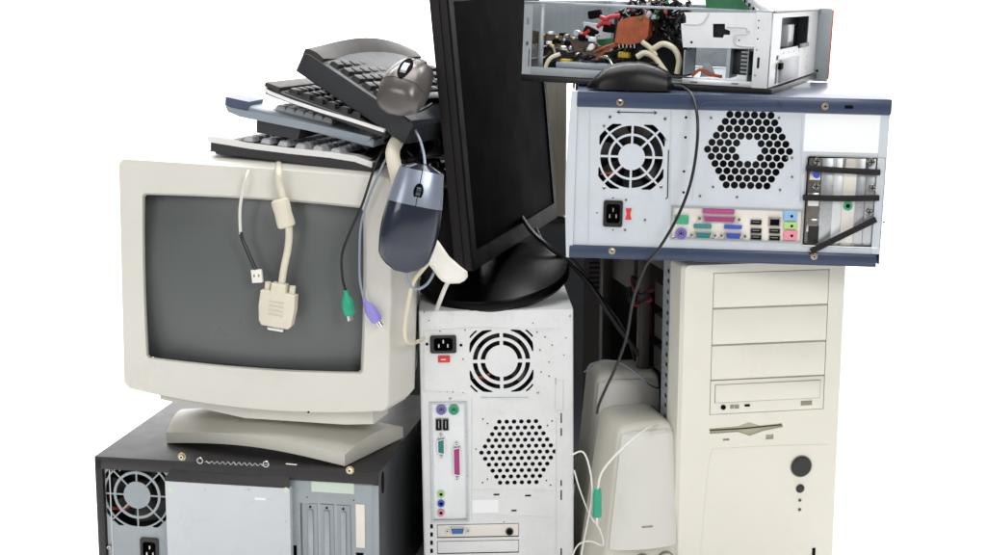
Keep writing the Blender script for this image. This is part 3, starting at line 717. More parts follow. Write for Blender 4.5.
# lower lip + neck + swivel base
zpc = FA.M.translation.z
b = MB()
L1 = [at(*q) for q in ((160, 399, .02), (245, 418, -.01), (345, 424.5, -.045), (373, 424, -.04), (388, 413, .0), (360, 405, .12), (200, 395, .14))]
b.loft([[FB.w(p + Vector((0, .004, .03))) for p in L1], [FB.w(p) for p in L1]], 'crt_beige'); part('chin', b, B)
b = MB(); pc = Vector((-.30, .10, zpc)); 
b.loft([[FB.w(pc+Vector((r_*1.25*math.cos(2*math.pi*i/28), r_*math.sin(2*math.pi*i/28), h))) for i in range(28)] for r_, h in ((.075, .02), (.085, .035), (.10, .05), (.115, .085))], 'base_beige'); part('pivot', b, B)
FLb, FRb, BRb, BLb = at(166, 430, .03), at(344.5, 447, -.085), at(403, 418, .06), at(186, 409, .16)
def base_pt(u, v, h):
    p = FLb*(1-u)*(1-v)+FRb*u*(1-v)+BRb*u*v+BLb*(1-u)*v; xy = Vector((p.x, p.y, 0))
    arch = .014*math.sin(math.pi*u)
    hz = zpc + .0005 + arch + (h*(.0165+.0005*math.sin(math.pi*u)))
    out = Vector((0, -1, 0))*(.008*math.sin(math.pi*u))*(1-v)
    return Vector((xy.x, xy.y, hz)) + out + Vector((0, 0, 0.012*h*v*(1-v)*4))
b = MB(); nu, nv = 18, 8
top = [base_pt(i/nu, j/nv, 1) for j in range(nv+1) for i in range(nu+1)]; bot = [base_pt(i/nu, j/nv, 0) for j in range(nv+1) for i in range(nu+1)]
ins = [Vector((p.x, p.y, p.z)) for p in top]; n0 = len(top); Fc = []
V = [FB.w(p) for p in top+bot]; ix = lambda i, j: j*(nu+1)+i
for j in range(nv):
    for i in range(nu):
        Fc.append((ix(i, j), ix(i+1, j), ix(i+1, j+1), ix(i, j+1))); Fc.append(tuple(n0+k for k in (ix(i, j), ix(i, j+1), ix(i+1, j+1), ix(i+1, j))))
edge = [ix(i, 0) for i in range(nu+1)] + [ix(nu, j) for j in range(1, nv+1)] + [ix(i, nv) for i in range(nu-1, -1, -1)] + [ix(0, j) for j in range(nv-1, 0, -1)]
for k in range(len(edge)): a, c = edge[k], edge[(k+1) % len(edge)]; Fc.append((a, n0+a, n0+c, c))
b.add(V, Fc, 'base_beige'); part('swivel_base', b, B)

# ================================================================== flat monitor
p0 = at(474, 271, -.05); p1 = at(557.5, 217, .40); Xd = (p1-p0).normalized(); best = None
for i in range(-300, 300):
    th = i*.001; Zd = Matrix.Rotation(th, 3, Xd) @ (Vector((0, 0, 1)) - Xd*Xd.z).normalized(); Yd_ = Zd.cross(Xd)
    f_ = Frame(p0, Xd, Zd); q = f_.p(448.5, 0, 0)
    e = abs(q[0]); best = min(best or (9, 0), (e, th))
Zd = Matrix.Rotation(best[1], 3, Xd) @ (Vector((0, 0, 1)) - Xd*Xd.z).normalized()
FD = Frame(p0, Xd, Zd); WD = (p1-p0).length; HD = .40
D = thing('flat_monitor', 'black flat screen monitor on a round glossy foot, turned almost edge on', 'monitor', FD)
b = MB(); bi = FD.p(476, 238)[0], 0
sx0 = .020; sx1 = WD-.014; sz0 = .026; sz1 = HD-.020
b.plate(rect(0.0, WD, 0, HD), [rect(sx0, sx1, sz0, sz1)], 0, .003, 'bezel_black')
b.box(0.0, WD, .0032, .014, 0, HD, 'bezel_side', .001); b.box(.0015, WD-.0015, .0146, .030, .0015, HD-.0015, 'bezel_side', .003)
fr_ = part('frame', b, D)
b = MB(); b.box(sx0-.002, sx1+.002, .0022, .0031, sz0-.002, sz1+.002, 'lcd_glass'); part('screen', b, D)
b = MB(); b.box(.08, WD-.08, .030, .060, .05, HD-.06, 'bezel_black', .012, 3); part('rear_housing', b, D)
# foot: tilted thick disc on the white tower
fc = Vector((.002, .108, HC+.035)); Rf = Matrix.Rotation(R(13), 4, 'X') @ Matrix.Rotation(R(-6), 4, 'Y')
b = MB(); rr = .116
prof = [(.96, -.012), (1.0, -.006), (1.0, .001), (.975, .006), (.80, .011), (.45, .017), (.16, .020)]
b.loft([[FD.w(fc + Rf @ Vector((rr*r_*math.cos(2*math.pi*i/64), rr*r_*math.sin(2*math.pi*i/64), h))) for i in range(64)] for r_, h in prof], 'gloss_black'); ft = part('round_foot', b, D)
b = MB(); nx_ = lambda h: -.058 - .10*max(0, h-.03)
b.loft([[FD.w(fc + Vector((x + nx_(h), y + dy, h))) for x, y in [(q[0]*s_, q[1]*s_) for q in rrect(-.032, .032, -.016, .016, .012)]] for h, dy, s_ in ((.012, .0, 1.25), (.05, .01, 1), (.12, .03, .9), (.17, .045, .9))], 'black_plastic'); part('neck', b, D)
b = MB()
nk = fc + Vector((-.070, .045, .14)); pl = FD.M @ Vector((WD*.26, .072, .12)); b.bar(FD.w(nk), FD.w(pl), .03, .03, 'black_plastic', .008); part('hinge', b, D)

# ================================================================== two speakers
def speaker(label, q, Ys, depth, lean_px, knobs):
    (tlx, tly), (trx, try_) = q
    F = face_frame(tlx, tly, Ys[0], trx, try_, Ys[1])
    H = F.M.translation.z - .0; W = F.W
    s = thing('speaker', label, 'speaker', F, 'pair of desktop speakers')
    def sec(u, ins=0., dz=0.):   # u 0 top .. 1 bottom ; footprint grows downwards
        g = lean_px[0]*u; gr = lean_px[1]*u; dep = depth*(.9+.25*u); yf = -.030*u
        P = []
        for x, y in rrect(-g+ins, W+gr-ins, ins, dep-ins, .012, 4):
            P.append(Vector((x, yf + y, -H*u + dz)))
        return P
    b = MB(); b.loft([sec(0, .020, .008), sec(0, .012, .0075), sec(0, .004, .003), sec(.015, 0)] + [sec(k/8) for k in range(1, 8)] + [sec(.99), sec(1, .004)], 'spk_beige'); cab = part('cabinet', b, s)
    # grille cover on the front
    b = MB(); rows = []
    zg = .62
    def fr(u, ins, y): 
        g = lean_px[0]*u; gr = lean_px[1]*u
        return [Vector((-g+ins + (W+g+gr-2*ins)*i/10, -.030*u + y + .006 - .012*math.sin(math.pi*i/10)**.6, -H*u)) for i in range(11)]
    us = [0, .02, .05] + [.05+(zg-.05)*k/8 for k in range(1, 9)]
    for k, u in enumerate(us): rows.append(fr(max(u, .004), .004 + (.006 if k == 0 else .001 if k == 1 else 0), -.0085 + (.007 if k == 0 else .002 if k == 1 else 0)))
    back = [[Vector((v.x, v.y+.012, v.z)) for v in r_] for r_ in rows]
    rings = [rows[k] + back[k][::-1] for k in range(len(rows))]; b.loft(rings, 'spk_white'); part('front_grille', b, s)
    b = MB(); zz = zg + .085; g = lean_px[0]*zz
    if knobs:
        kk = []
        for t_, r_ in ((.22, .0085), (.5, .011), (.82, .0115)):
            b = MB(); x = -lean_px[0]*zz + (W+(lean_px[0]+lean_px[1])*zz)*t_; z = -H*zz; yy = -.030*zz
            b.cyl(x, z, r_*1.15, yy-.0035, yy+.004, 'cream_groove', 20); b.cyl(x, z, r_, yy-.014, yy, 'spk_white', 20, bev=.002); b.box(x-.0009, x+.0009, yy-.0146, yy-.0138, z, z+r_*.8, 'cream_groove'); part('knob', b, s)
    b = MB(); u = .50; x = (W)*.42; b.box(x-.010, x+.006, -.030*u-.0152, -.030*u-.0142, -H*u-.0012, -H*u+.0012, 'cream_groove'); part('badge', b, s)
    return s, F
spk1, FS1 = speaker('nearer beige desktop speaker with knobs at the foot of its white front', ((619, 431), (676, 427)), (-.085, -.070), .135, (.040, -.002), True)
spk2, FS2 = speaker('further beige desktop speaker, half hidden behind the one with knobs', ((596, 379), (661, 377)), (.085, .095), .11, (.030, .0), False)

# ================================================================== keyboards
b_ = MB()
def keymesh(m, w=.0155, d=.0155, h=.007):
    b = MB()
    def rg(ins, z): return [Vector((x, y, z)) for x, y in rrect(-w/2+ins, w/2-ins, -d/2+ins, d/2-ins, .0018, 2)]
    b.loft([rg(0, 0), rg(.0006, h*.35), rg(.0022, h*.92), rg(.0030, h)], m); return b.mesh('key')
def keyboard(label, F, W, L, th, mats, km, nrow=6, ncol=16, prof=None, rim=True, ky=.030, keyz=0., arch=0., x0=.012, pitch=None, kcols=None):
    """W = short side (local x), L = long side (local y, away), th = thickness"""
    k = thing('keyboard', label, 'keyboard', F, 'keyboards piled on the old monitor')
    b = MB(); top, side = mats; N = 16
    def sec(y, ins, zt, zb):
        # section across the short side at length position y
        a = arch*(1-((y-L/2)/(L/2))**2)
        P = [(ins, zb), (W-ins, zb), (W-ins*.6, zt-.004), (W-ins-.006, zt), (W*.66, zt+a*.2), (W*.33, zt+a*.7), (ins+.006, zt+a), (ins*.6, zt-.004+a*.6)]
        return [Vector((p[0], y, p[1])) for p in P]
    rings = [sec(0.0, .004, -.002, -th+.002), sec(.003, 0, 0, -th)] + [sec(L*j/10, 0, 0, -th) for j in range(1, 10)] + [sec(L-.003, 0, 0, -th), sec(L, .004, -.002, -th+.002)]
    b.loft(rings, side); body = part('body', b, k)
    b = MB(); w0, w1 = x0, x0 + nrow*(pitch or .019)
    b.box(w0-.002, w1+.002, ky-.012, ky-.012+ncol*.0225+.002, -.001, .0012 + keyz, top, .001); part('key_bed', b, k)
    me = keymesh(km, .0160, .0195)
    for i in range(nrow):
        for j in range(ncol):
            if i == nrow-1 and 4 <= j <= 9: continue
            o = put('key', me, k, Vector((w0 + (i+.5)*(pitch or .019), ky + j*.0225, .001 + keyz)), None)
    if nrow*ncol > 20:
        b = MB(); b.box(w0+(nrow-1)*(pitch or .019)+.0015, w1-.0015, ky+3.6*.0225, ky+9.4*.0225, .001+keyz, .0085+keyz, km, .0015); part('space_bar', b, k)
    return k, F
def kframe(q0, Y0, q1, Y1, yaw, up=0.):
    a = at(*q0, Y0); c = at(*q1, Y1); Yd = Vector((math.sin(R(yaw)), math.cos(R(yaw)), math.tan(R(up))))
    f = Frame(a, c-a, Yd=Yd); f.W = (c-a).length; return f
# bottom: silver rim, dark underside
F1 = kframe((210, 138), .015, (374, 161), -.055, 10, 0)
K1, _ = keyboard('black keyboard with a silver rim and light grey keys, lowest in the pile', F1, F1.W, .38, .020, ('inner_dark', 'kb_black'), 'key_white', 6, 15, x0=.045, pitch=.0270, ky=.0125, keyz=.001)
def silver_rim(K, F, L, px_pts, th, name='silver_rim', y=-.002, m='kb_silver', depth=None):
    b = MB(); P = [F.p(*q, y) for q in px_pts]; up_ = [(p[0], p[1]+th/2) for p in P]; dn = [(p[0], p[1]-th/2) for p in P][::-1]
    b.prism(up_+dn, y, (depth or .012), m); return part(name, b, K)
silver_rim(K1, F1, .38, [(207, 139), (214, 140), (250, 146), (290, 151), (330, 155), (355, 159), (372, 165)], .0085, depth=.02)
b = MB(); b.box(-.004, .040, -.001, .38, -.0005, .0042, 'kb_silver', .002); part('edge_trim', b, K1)
b = MB(); ps = [F1.p(*q, .0005) for q in ((212.5, 144), (250, 150), (300, 156), (340, 160.5), (358, 166), (352, 168.5), (300, 163.5), (216, 154))]
b.prism(ps, .0005, .36, 'kb_black'); part('underside', b, K1)
# second: blue-grey
F2 = kframe((230, 101), -.005, (374, 138), -.055, 11, 1)
K2, _ = keyboard('blue-grey keyboard with a navy corner, second from the bottom of the pile', F2, F2.W, .37, .014, ('kb_bluegrey', 'kb_bluegrey'), 'kb_bluegrey' if False else 'key_white', 6, 14, x0=.062, pitch=.0145)
b = MB(); ps = [F2.p(*q, -.004) for q in ((225.5, 97), (249, 102), (247, 110), (225, 105.5))]; b.prism(ps, -.004, .05, 'kb_navy'); part('navy_corner', b, K2)
b = MB(); ps = [F2.p(*q, -.003) for q in ((225, 106), (247, 111), (300, 121), (371, 137), (368, 142), (300, 129), (240, 117), (228, 112))]; b.prism(ps, -.003, .34, 'kb_bluegrey'); part('lower_lip', b, K2)
b = MB(); ps = [F2.p(*q, .004) for q in ((255, 118), (300, 126), (296, 140), (255, 133))]; b.prism(ps, .010, .10, 'kb_side'); part('folding_foot', b, K2)
# third: black with a silver edge
F3 = kframe((266, 86), -.020, (386, 130), -.075, 14, 1)
K3, _ = keyboard('black keyboard with a thin curved silver edge, third from the bottom of the pile', F3, F3.W, .36, .012, ('inner_dark', 'kb_black'), 'key_black', 6, 14, x0=.030, pitch=.0200, ky=.014)
silver_rim(K3, F3, .36, [(263, 89), (270, 93), (290, 101), (320, 111), (350, 120), (384, 131)], .0046)
b = MB(); b.box(-.003, .022, -.001, .35, -.002, .0055, 'kb_top', .0025); part('edge_trim', b, K3)
# top: thick black, steeply tilted
a = at(304, 50, -.010); c = at(413.5, 123, -.090); Yd = Vector((.44, 1, .0))
F4 = Frame(a, c-a, Yd=Yd); F4.W = (c-a).length
K4, _ = keyboard('thick charcoal keyboard lying steeply tilted on top of the pile with a mouse on it', F4, F4.W, .29, .034, ('inner_dark', 'kb_side'), 'key_black', 6, 12, arch=.012, x0=.040, pitch=.0200, ky=.016)
b = MB()
rs = []
for j in range(13):
    y = .287*j/12; a2 = .020*math.sin(math.pi*(j/12)*.92+.1)
    rs.append([Vector((x_, y+.001, z_)) for x_, z_ in ((.0005, -.006), (.034, -.002), (.034, .005), (.020, .006+a2*.5), (.006, .003+a2), (.0005, .0+a2*.8))])
b.loft(rs, 'kb_top'); part('raised_back', b, K4)

# ================================================================== mice
def mouse(label, F, W, L, H, body, top, name_group='computer mice', wheel='inner_dark', split=.40, buttons=True, group=None, ws=1., wu=.24, slot_long=1.):
    """F: x across, y into the thing (underside), z along its length; the origin is the middle of the front (cable) end"""
    k = thing('computer_mouse', label, 'mouse', F, 'computer mice in the heap')
    NL, NC = 18, 20
    def wid(u): return W/2*(.74+.28*math.sin(math.pi*min(1, u*.98)**1.25) )*min(1, (math.sin(math.pi*min(1, max(0, u)**.8)*1)*3.2+.02))**.38
    def hei(u): return H*(.35+.65*math.sin(math.pi*min(1, (u*.86+.10)))**.9)*(min(1, 4.5*(1-u)+.02))**.45
    def sec(u):
        w_, h = wid(u), hei(u); P = []
        for i in range(NC+1):
            t = math.pi*i/NC; ct, st = math.cos(t), math.sin(t)
            P.append(Vector((math.copysign(abs(ct)**.75, ct)*w_, -(st**.8)*h, -u*L)))
        return P
    def shell(u0, u1, m, nm, n, grow=0.):
        b = MB(); R_ = [sec(u0+(u1-u0)*i/n) for i in range(n+1)]
        if grow: R_ = [[Vector((v.x*(1+grow), v.y*(1+grow)-.0004, v.z)) for v in r_] for r_ in R_]
        b.loft(R_, m); return part(nm, b, k)
    shell(.004, .996, body, 'body', 22)
    if buttons:
        s = shell(.055, split, top, 'button_cover', 10, .018)
        b = MB(); b.V = []; 
        zz = -wu*L; yy = -hei(wu)*1.018-.0004
        b.tube([Vector((0, -hei(u)*1.02-.0003, -u*L)) for u in (.03, .12, .22, split)], .0006, 'hole_black', 6, 4); part('button_gap', b, s)
        b = MB(); b.loft([[Vector((W*.085*ws*math.cos(t), yy+.0012-.001*q_, zz+L*.075*ws*slot_long*math.sin(t))) for t in [2*math.pi*i/20 for i in range(20)]] for q_ in (0, 2.2)], 'hole_black'); wl = part('wheel_slot', b, s)
        b = MB(); b.loft([[Vector((x_, yy+.0005-.0035*math.cos(t), zz+L*.052*ws*slot_long*.8*math.sin(t))) for t in [math.pi*i/10-math.pi/2 for i in range(11)]] for x_ in (-W*.04*ws, W*.04*ws)], wheel); part('wheel', b, wl)
    return k
# hanging dark blue mouse
top_ = at(423, 164, -.150); botp = at(401, 272, -.158)
FM2 = Frame(top_, (at(441, 172, -.145)-at(405, 163, -.155)), top_-botp)
FM2 = Frame(top_, FM2.M.to_3x3() @ Vector((1, 0, 0)), top_-botp)
Zax = (top_-botp).normalized(); Xax = Vector((1, .10, .24)); Xax = (Xax - Zax*Xax.dot(Zax)).normalized()
FM2 = Frame(top_, Xax, Zax)
M2 = mouse('navy blue mouse with silvery blue buttons hanging in front of the old monitor', FM2, .078, (top_-botp).length, .026, 'mouse_navy', 'mouse_blue', wheel='mouse_navy', split=.37)
# silver-brown mouse on the tilted keyboard
cM = at(415, 66, -.075)
Zm = Vector((.22, .72, .36)).normalized(); 
Nm = F4.M.to_3x3() @ Vector((0, 0, 1))
# long axis lies in the keyboard plane, heading down the slope towards the camera
Zl = Vector((.34, .60, .62)).normalized(); Nm = (Vector((-.10, -.72, .75))).normalized(); Yl = -Nm; Xl = Yl.cross(Zl).normalized()
om = at(406.5, 91, -.080) + Zl*.042
FM1 = Frame(om, Xl, Zl)
M1 = mouse('silvery brown mouse with a black wheel slot resting on the tilted charcoal keyboard', FM1, .067, .088, .036, 'mouse_silver', 'mouse_silver', wheel='galv_steel', split=.58, ws=1.6, wu=.38, slot_long=1.75)
# black mouse on the blue case, seen from the side
zE = at(600, 91, -.10).z
fm = at(672, 92, -.085); fm.z = zE + .0015 - .0015
pB = at(590, 92, -.075); ZL = Vector((fm.x-pB.x, -.015, -.003)).normalized(); YL = Vector((0, 0, -1)); XL = YL.cross(ZL)
FM3 = Frame(Vector((fm.x, -.078, zE-.001)), XL, ZL)
M3 = mouse('glossy black mouse lying on the front edge of the navy case', FM3, .058, (fm-pB).length+.004, .038, 'mouse_black', 'mouse_black', wheel='mouse_dark', split=.42)
def cable(P, r, m, parent, name='cable', sm=6, n=8):
    b = MB(); I = parent.matrix_world.inverted(); b.tube([I @ Vector(p) for p in P], r, m, n, sm); return part(name, b, parent)
bpy.context.view_layer.update()
cable([at(674, 86, -.082), at(684, 88, -.088), at(693, 97, -.115), at(697.5, 120, -.138), at(696.5, 150, -.142), at(690, 185, -.142), at(677, 218, -.142), at(660, 247, -.140), at(648, 262, -.135), at(638, 284, -.125), at(632, 305, -.115), at(627, 335, -.10), at(618, 362, -.095), at(606, 388, -.09), at(599, 404, -.085), at(597, 413, -.07)], .0021, 'cable_black', M3)
cable([at(425, 165, -.150), at(424, 155, -.13), at(420, 140, -.10), at(414, 128, -.06), at(412, 122, .02)], .0019, 'cable_grey', M2)
cable([at(405, 262, -.145), at(407, 280, -.13), at(415, 289, -.12), at(427, 284, -.11), at(436, 268, -.10), at(441, 250, -.09)], .0021, 'cable_grey', M2, 'cable_loop')
cable([at(402, 106, -.085), at(415, 112, -.085), at(426, 108, -.07), at(432, 104, -.03)], .0019, 'cable_black', M1)

# ================================================================== dangling cables
def root_at(name, label, cat, P, group=None):
    o = thing(name, label, cat, Matrix.Translation(P), group); bpy.context.view_layer.update(); return o
G = 'cables hanging over the old monitor'
YS = -.075   # just in front of the tilted face
def S_(px, py, g=.012): # point in front of the monitor face plane
    u = FB.M @ Vector((*[FB.p(px, py, -g)[0]], -g, FB.p(px, py, -g)[1])); return u
r = root_at('usb_cable', 'thin cable, white then black, ending in a small white plug before the dark screen', 'cable', S_(258, 275), G)
b = MB(); I = r.matrix_world.inverted()
b.tube([I @ p for p in (at(262, 160, .05), at(252, 165, -.005), S_(247, 175), S_(243, 190), S_(240, 210), S_(240.5, 234))], .0023, 'cable_white', 8); part('cable', b, r, 'white upper cable')
b = MB(); b.tube([I @ p for p in (S_(240.5, 232), S_(243, 241), S_(247, 250), S_(252, 262), S_(256, 271))], .0024, 'cable_black', 8, r1=.0030); part('strain_relief', b, r, 'black lower end')
def plug_frame(px0, py0, px1, py1, g): 
    a = S_(px0, py0, g); c = S_(px1, py1, g); Z = (a-c).normalized(); X = FB.M.to_3x3() @ Vector((1, 0, 0)); X = (X-Z*X.dot(Z)).normalized(); f = Frame(a, X, Z); f.L = (a-c).length; return f
def local(root, F): return root.matrix_world.inverted() @ F.M
f = plug_frame(256.5, 269.5, 258, 282.5, .012); b = MB(); b.box(-.008, .008, -.003, .003, -f.L, 0, 'plug_white', .001); 
for s_ in (-.0035, .0035): b.box(s_-.0012, s_+.0012, -.0034, -.0029, -f.L*.55, -f.L*.35, 'cream_groove')
b.xf(local(r, f)); part('plug', b, r)
r = root_at('video_cable', 'thick beige cable with a barrel and a broad D shaped plug hanging down the screen', 'cable', S_(277, 330), G)
I = r.matrix_world.inverted()
b = MB(); b.tube([I @ p for p in (at(284, 150, .10), at(279, 163, .0), S_(279, 172, .014), S_(280, 185, .016), S_(285, 208, .016), S_(289, 228, .014), S_(288, 248, .014), S_(284, 268, .014), S_(281, 288, .014))], .0052, 'cable_beige', 12); part('cable', b, r)
f = plug_frame(279.5, 199, 287, 227.5, .016); b = MB(); L = f.L
b.loft([[Vector((rr_*math.cos(t), rr_*math.sin(t), z)) for t in [2*math.pi*i/20 for i in range(20)]] for rr_, z in ((.009, 0), (.0125, -.002), (.0130, -L*.2), (.0122, -L*.5), (.0130, -L*.8), (.0125, -L+.002), (.009, -L))], 'cable_beige'); b.xf(local(r, f)); part('ferrite_barrel', b, r)
f = plug_frame(280.5, 284, 276.5, 326, .014); b = MB(); L = f.L; k_ = FB.k(277, 300, 0)
ol = [(-7, .02), (7, .02), (7.5, -.17), (17, -.19), (17.5, -.55), (16, -.90), (13, -1), (-13, -1), (-16, -.90), (-17.5, -.55), (-17, -.19), (-7.5, -.17)]
def plo(y, g): return [Vector((p[0]*k_*(1-g), y, p[1]*L*(1-g*.5)-g*L*.3)) for p in ol]
b.loft([plo(-.0095, .12), plo(-.008, 0), plo(.006, 0), plo(.0075, .12)], 'cable_beige')
for k in range(4): b.box(-.011, .011, -.0102, -.0096, -L*(.42+.1*k), -L*(.39+.1*k), 'base_beige')
b.xf(local(r, f)); pg = part('plug', b, r)
b = MB(); b.box(-.0125, .0125, -.0045, .0045, -L-.0070, -L+.001, 'chrome', .002); b.xf(local(r, f)); part('metal_shell', b, pg)
for s_ in (-1, 1):
    b = MB(); 
    b.loft([[Vector((s_*.0185+.0046*math.cos(t), .0046*math.sin(t), z)) for t in [2*math.pi*i/12 for i in range(12)]] for z in (L*.0, -L*.21)], 'cable_beige'); b.xf(local(r, f)); part('thumb_screw', b, pg)
def ps2(nm, label, P, m_c, q0, q1, m_p, rc=.0019):
    r = root_at(nm, label, 'cable', S_(*q0), G); I = r.matrix_world.inverted()
    b = MB(); b.tube([I @ p for p in P], rc, m_c, 8); part('cable', b, r)
    f = plug_frame(*q0, *q1, .013); L = f.L; b = MB()
    b.loft([[Vector((rr_*math.cos(t), rr_*math.sin(t), -L*z)) for t in [2*math.pi*i/18 for i in range(18)]] for rr_, z in ((.003, -.15), (.0035, 0), (.0075, .22), (.0085, .35), (.0085, .75), (.0070, .82), (.0060, .86))], m_p)
    b.xf(local(r, f)); p_ = part('plug', b, r)
    b = MB(); b.loft([[Vector((rr_*math.cos(t), rr_*math.sin(t), -L*z)) for t in [2*math.pi*i/14 for i in range(14)]] for rr_, z in ((.0043, .84), (.0043, 1.06))], 'chrome'); b.xf(local(r, f)); part('metal_tip', b, p_)
    return r
ps2('keyboard_cable', 'thin black cable with a green round plug beside the edge of the screen', [at(392, 140, -.02), at(382, 152, -.075), S_(373, 172, .018), S_(362, 205, .016), S_(350, 232, .014), S_(342, 255, .014), S_(342.5, 278, .013), S_(346, 292, .013)], 'cable_black', (346, 294), (350, 319), 'plug_green')
ps2('keyboard_cable', 'thin grey-blue cable with a purple round plug on the right side of the screen frame', [at(398, 148, -.03), at(387, 158, -.08), S_(377, 178, .016), S_(368, 200, .014), S_(361, 225, .013), S_(359.5, 255, .013), S_(360, 280, .013), S_(364, 300, .013)], 'cable_grey', (366, 303), (380, 325), 'plug_purple', .0017)
# thick beige cable behind the hanging mouse with its pale plug
r = root_at('monitor_cable', 'thick beige cable behind the navy mouse ending in a pale plug below the flat screen', 'cable', at(452, 272, -.12))
I = r.matrix_world.inverted()
b = MB(); b.tube([I @ p for p in (at(415, 118, .02), at(402, 134, -.04), at(393, 150, -.085), at(395, 168, -.105), at(402, 195, -.11), at(415, 230, -.11), at(430, 252, -.11), at(443, 264, -.105))], .0100, 'cable_beige', 14); part('cable', b, r)
b = MB(); rs = []
for (px, py, Y, w_, h_) in ((423, 232, -.120, .011, .009), (428, 242, -.118, .016, .012), (436, 256, -.112, .0185, .014), (445, 266, -.106, .022, .015), (451, 272, -.102, .023, .015), (453, 277, -.100, .021, .014), (453.5, 281, -.099, .016, .011), (454, 283.5, -.098, .008, .006)):
    c = at(px, py, Y); D1 = Vector((.80, .15, -.05)) if py < 270 else Vector((.95, .15, .0)); D2 = Vector((.1, -1, .2)).normalized(); D1.normalize()
    rs.append([I @ (c + D1*w_*math.copysign(abs(math.cos(t))**.7, math.cos(t)) + D2*h_*math.copysign(abs(math.sin(t))**.7, math.sin(t))) for t in [2*math.pi*i/24 for i in range(24)]])
b.loft(rs, 'plug_white'); part('plug', b, r)
r = root_at('power_cable', 'thin white cable dropping from the pale plug onto the top of the white tower', 'cable', at(440, 300, -.07))
I = r.matrix_world.inverted(); b = MB(); b.tube([I @ p for p in (at(452, 276, -.10), at(446, 286, -.085), at(441, 298, -.072), at(437, 309, -.02))], .0033, 'cable_white', 8); part('cable', b, r)
r = root_at('loose_cable', 'cream cable looping down the gap between old monitor and white tower', 'cable', at(407, 330, -.04))
I = r.matrix_world.inverted(); b = MB(); b.tube([I @ p for p in (at(440, 250, -.10), at(424, 268, -.11), at(413, 283, -.12), at(408, 305, -.125), at(405, 325, -.125), at(405.5, 338, -.12), at(411, 343, -.09), at(419, 341, -.04), at(424, 338, -.02))], .0030, 'cable_cream', 8); part('cable', b, r)
# black cables behind the foot of the flat monitor
r = root_at('loose_cable', 'thick black cable slanting down from behind the flat screen into the open tower', 'cable', at(580, 270, .15))
I = r.matrix_world.inverted(); b = MB(); b.tube([I @ p for p in (at(520, 215, .22), at(532, 232, .17), at(548, 246, .14), at(568, 262, .13), at(590, 285, .12), at(612, 318, .12), at(632, 345, .12), at(650, 372, .12))], .0038, 'cable_black', 10); part('cable', b, r)
r = root_at('loose_cable', 'thinner black cable curling beside the thick one behind the round foot', 'cable', at(570, 280, .2))
I = r.matrix_world.inverted(); b = MB(); b.tube([I @ p for p in (at(536, 228, .24), at(545, 245, .20), at(556, 252, .20), at(575, 262, .2), at(600, 296, .2), at(625, 330, .18), at(640, 380, .16))], .0022, 'cable_black', 10); part('cable', b, r)
# speaker leads
r = root_at('audio_cable', 'thin white cable with a green plug hanging in front of the nearer speaker', 'cable', at(597, 500, -.16))
I = r.matrix_world.inverted(); b = MB(); b.tube([I @ p for p in (at(684, 436, .02), at(672, 424, -.02), at(655, 424, -.075), at(640, 433, -.125), at(625, 446, -.14), at(611, 460, -.155), at(601, 474, -.16), at(597.5, 490, -.16))], .0016, 'cable_white', 8); part('cable', b, r)
b = MB(); a = I @ at(597.5, 489, -.16); c = I @ at(597, 516, -.158); b.tube([a, a.lerp(c, .12), a.lerp(c, .3), c], .0050, 'plug_green', 12, 3, r1=.0066); pg = part('plug', b, r)
b = MB(); b.tube([c, I @ at(597, 524, -.158)], .0022, 'chrome', 8, 0); part('metal_tip', b, pg)
for lab, pts, r_ in (('thin white wire looping at the foot of the gap beside the white tower', [(571, 455), (583, 452), (590, 470), (592, 495), (588, 520), (583, 545), (578, 575)], .0014),
                     ('fine white wire curled low in front of the nearer speaker', [(574, 470), (580, 490), (590, 515), (600, 530), (603, 545), (590, 541), (578, 545), (572, 560), (574, 580)], .0011)):
    r = root_at('loose_wire', lab, 'wire', at(585, 560, -.14)); I = r.matrix_world.inverted(); b = MB(); b.tube([I @ at(x, y, -.13 - .02*math.sin(x)) for x, y in pts], r_, 'cable_white', 6); part('wire', b, r)
r = root_at('audio_cable', 'thin cable lying over the top of the further speaker', 'cable', at(620, 370, .09))
I = r.matrix_world.inverted(); b = MB(); b.tube([I @ p for p in (at(584, 372, .12), at(600, 361, .1), at(620, 363, .08), at(640, 376, .045), at(650, 385, .05), at(664, 390, .09))], .0013, 'cable_grey', 6); part('cable', b, r)

# ================================================================== opened small computer on top
zt_ = lambda px, py, Y: at(px, py, Y)
oa = at(521, 80, .045); ob = at(767, 94.5, -.075); 
FO = Frame(oa, ob-oa, Yd=Vector((.38, 1, .0))); WO = (ob-oa).length
HO = FO.p(760, 10)[1]
def _side(px, py):
    o = FO.I @ CAM; d = FO.I.to_3x3() @ ray(px, py); t = (WO - o.x)/d.x; return o+d*t
DO = _side(812, 84).y - .002; print('DO', DO)
O_ = thing('open_computer', 'small grey computer with its cover off and its wiring exposed, topmost of everything', 'computer', FO)
b = MB()
b.box(0, WO, -.001, DO, -.001, .0075, 'black_plastic', .0012)
b.V = [Vector((v.x, v.y, v.z)) for v in b.V]; part('black_base', b, O_)
b = MB(); lt = FO.p(521, 68); 
b.box(.001, WO*.60, .001, .0025, .008, .020, 'grey_steel', .0005); b.box(.001, WO-.001, .003, DO, .008, .0095, 'grey_steel')
part('floor_tray', b, O_)
b = MB(); HL = FO.p(525, 1)[1]
b.box(.0, .0015, .002, DO, .008, HL, 'galv_steel'); b.plate(rect(.0005, .014, .009, HL), [rect(.005, .009, .05, .056), rect(.005, .009, .08, .09), rect(.0095, .0115, .02, .045)], .0005, .0018, 'grey_steel')
b.box(.018, .026, .02, .022, .010, HL-.004, 'galv_steel', .001); part('left_wall', b, O_)
b = MB(); holes = []
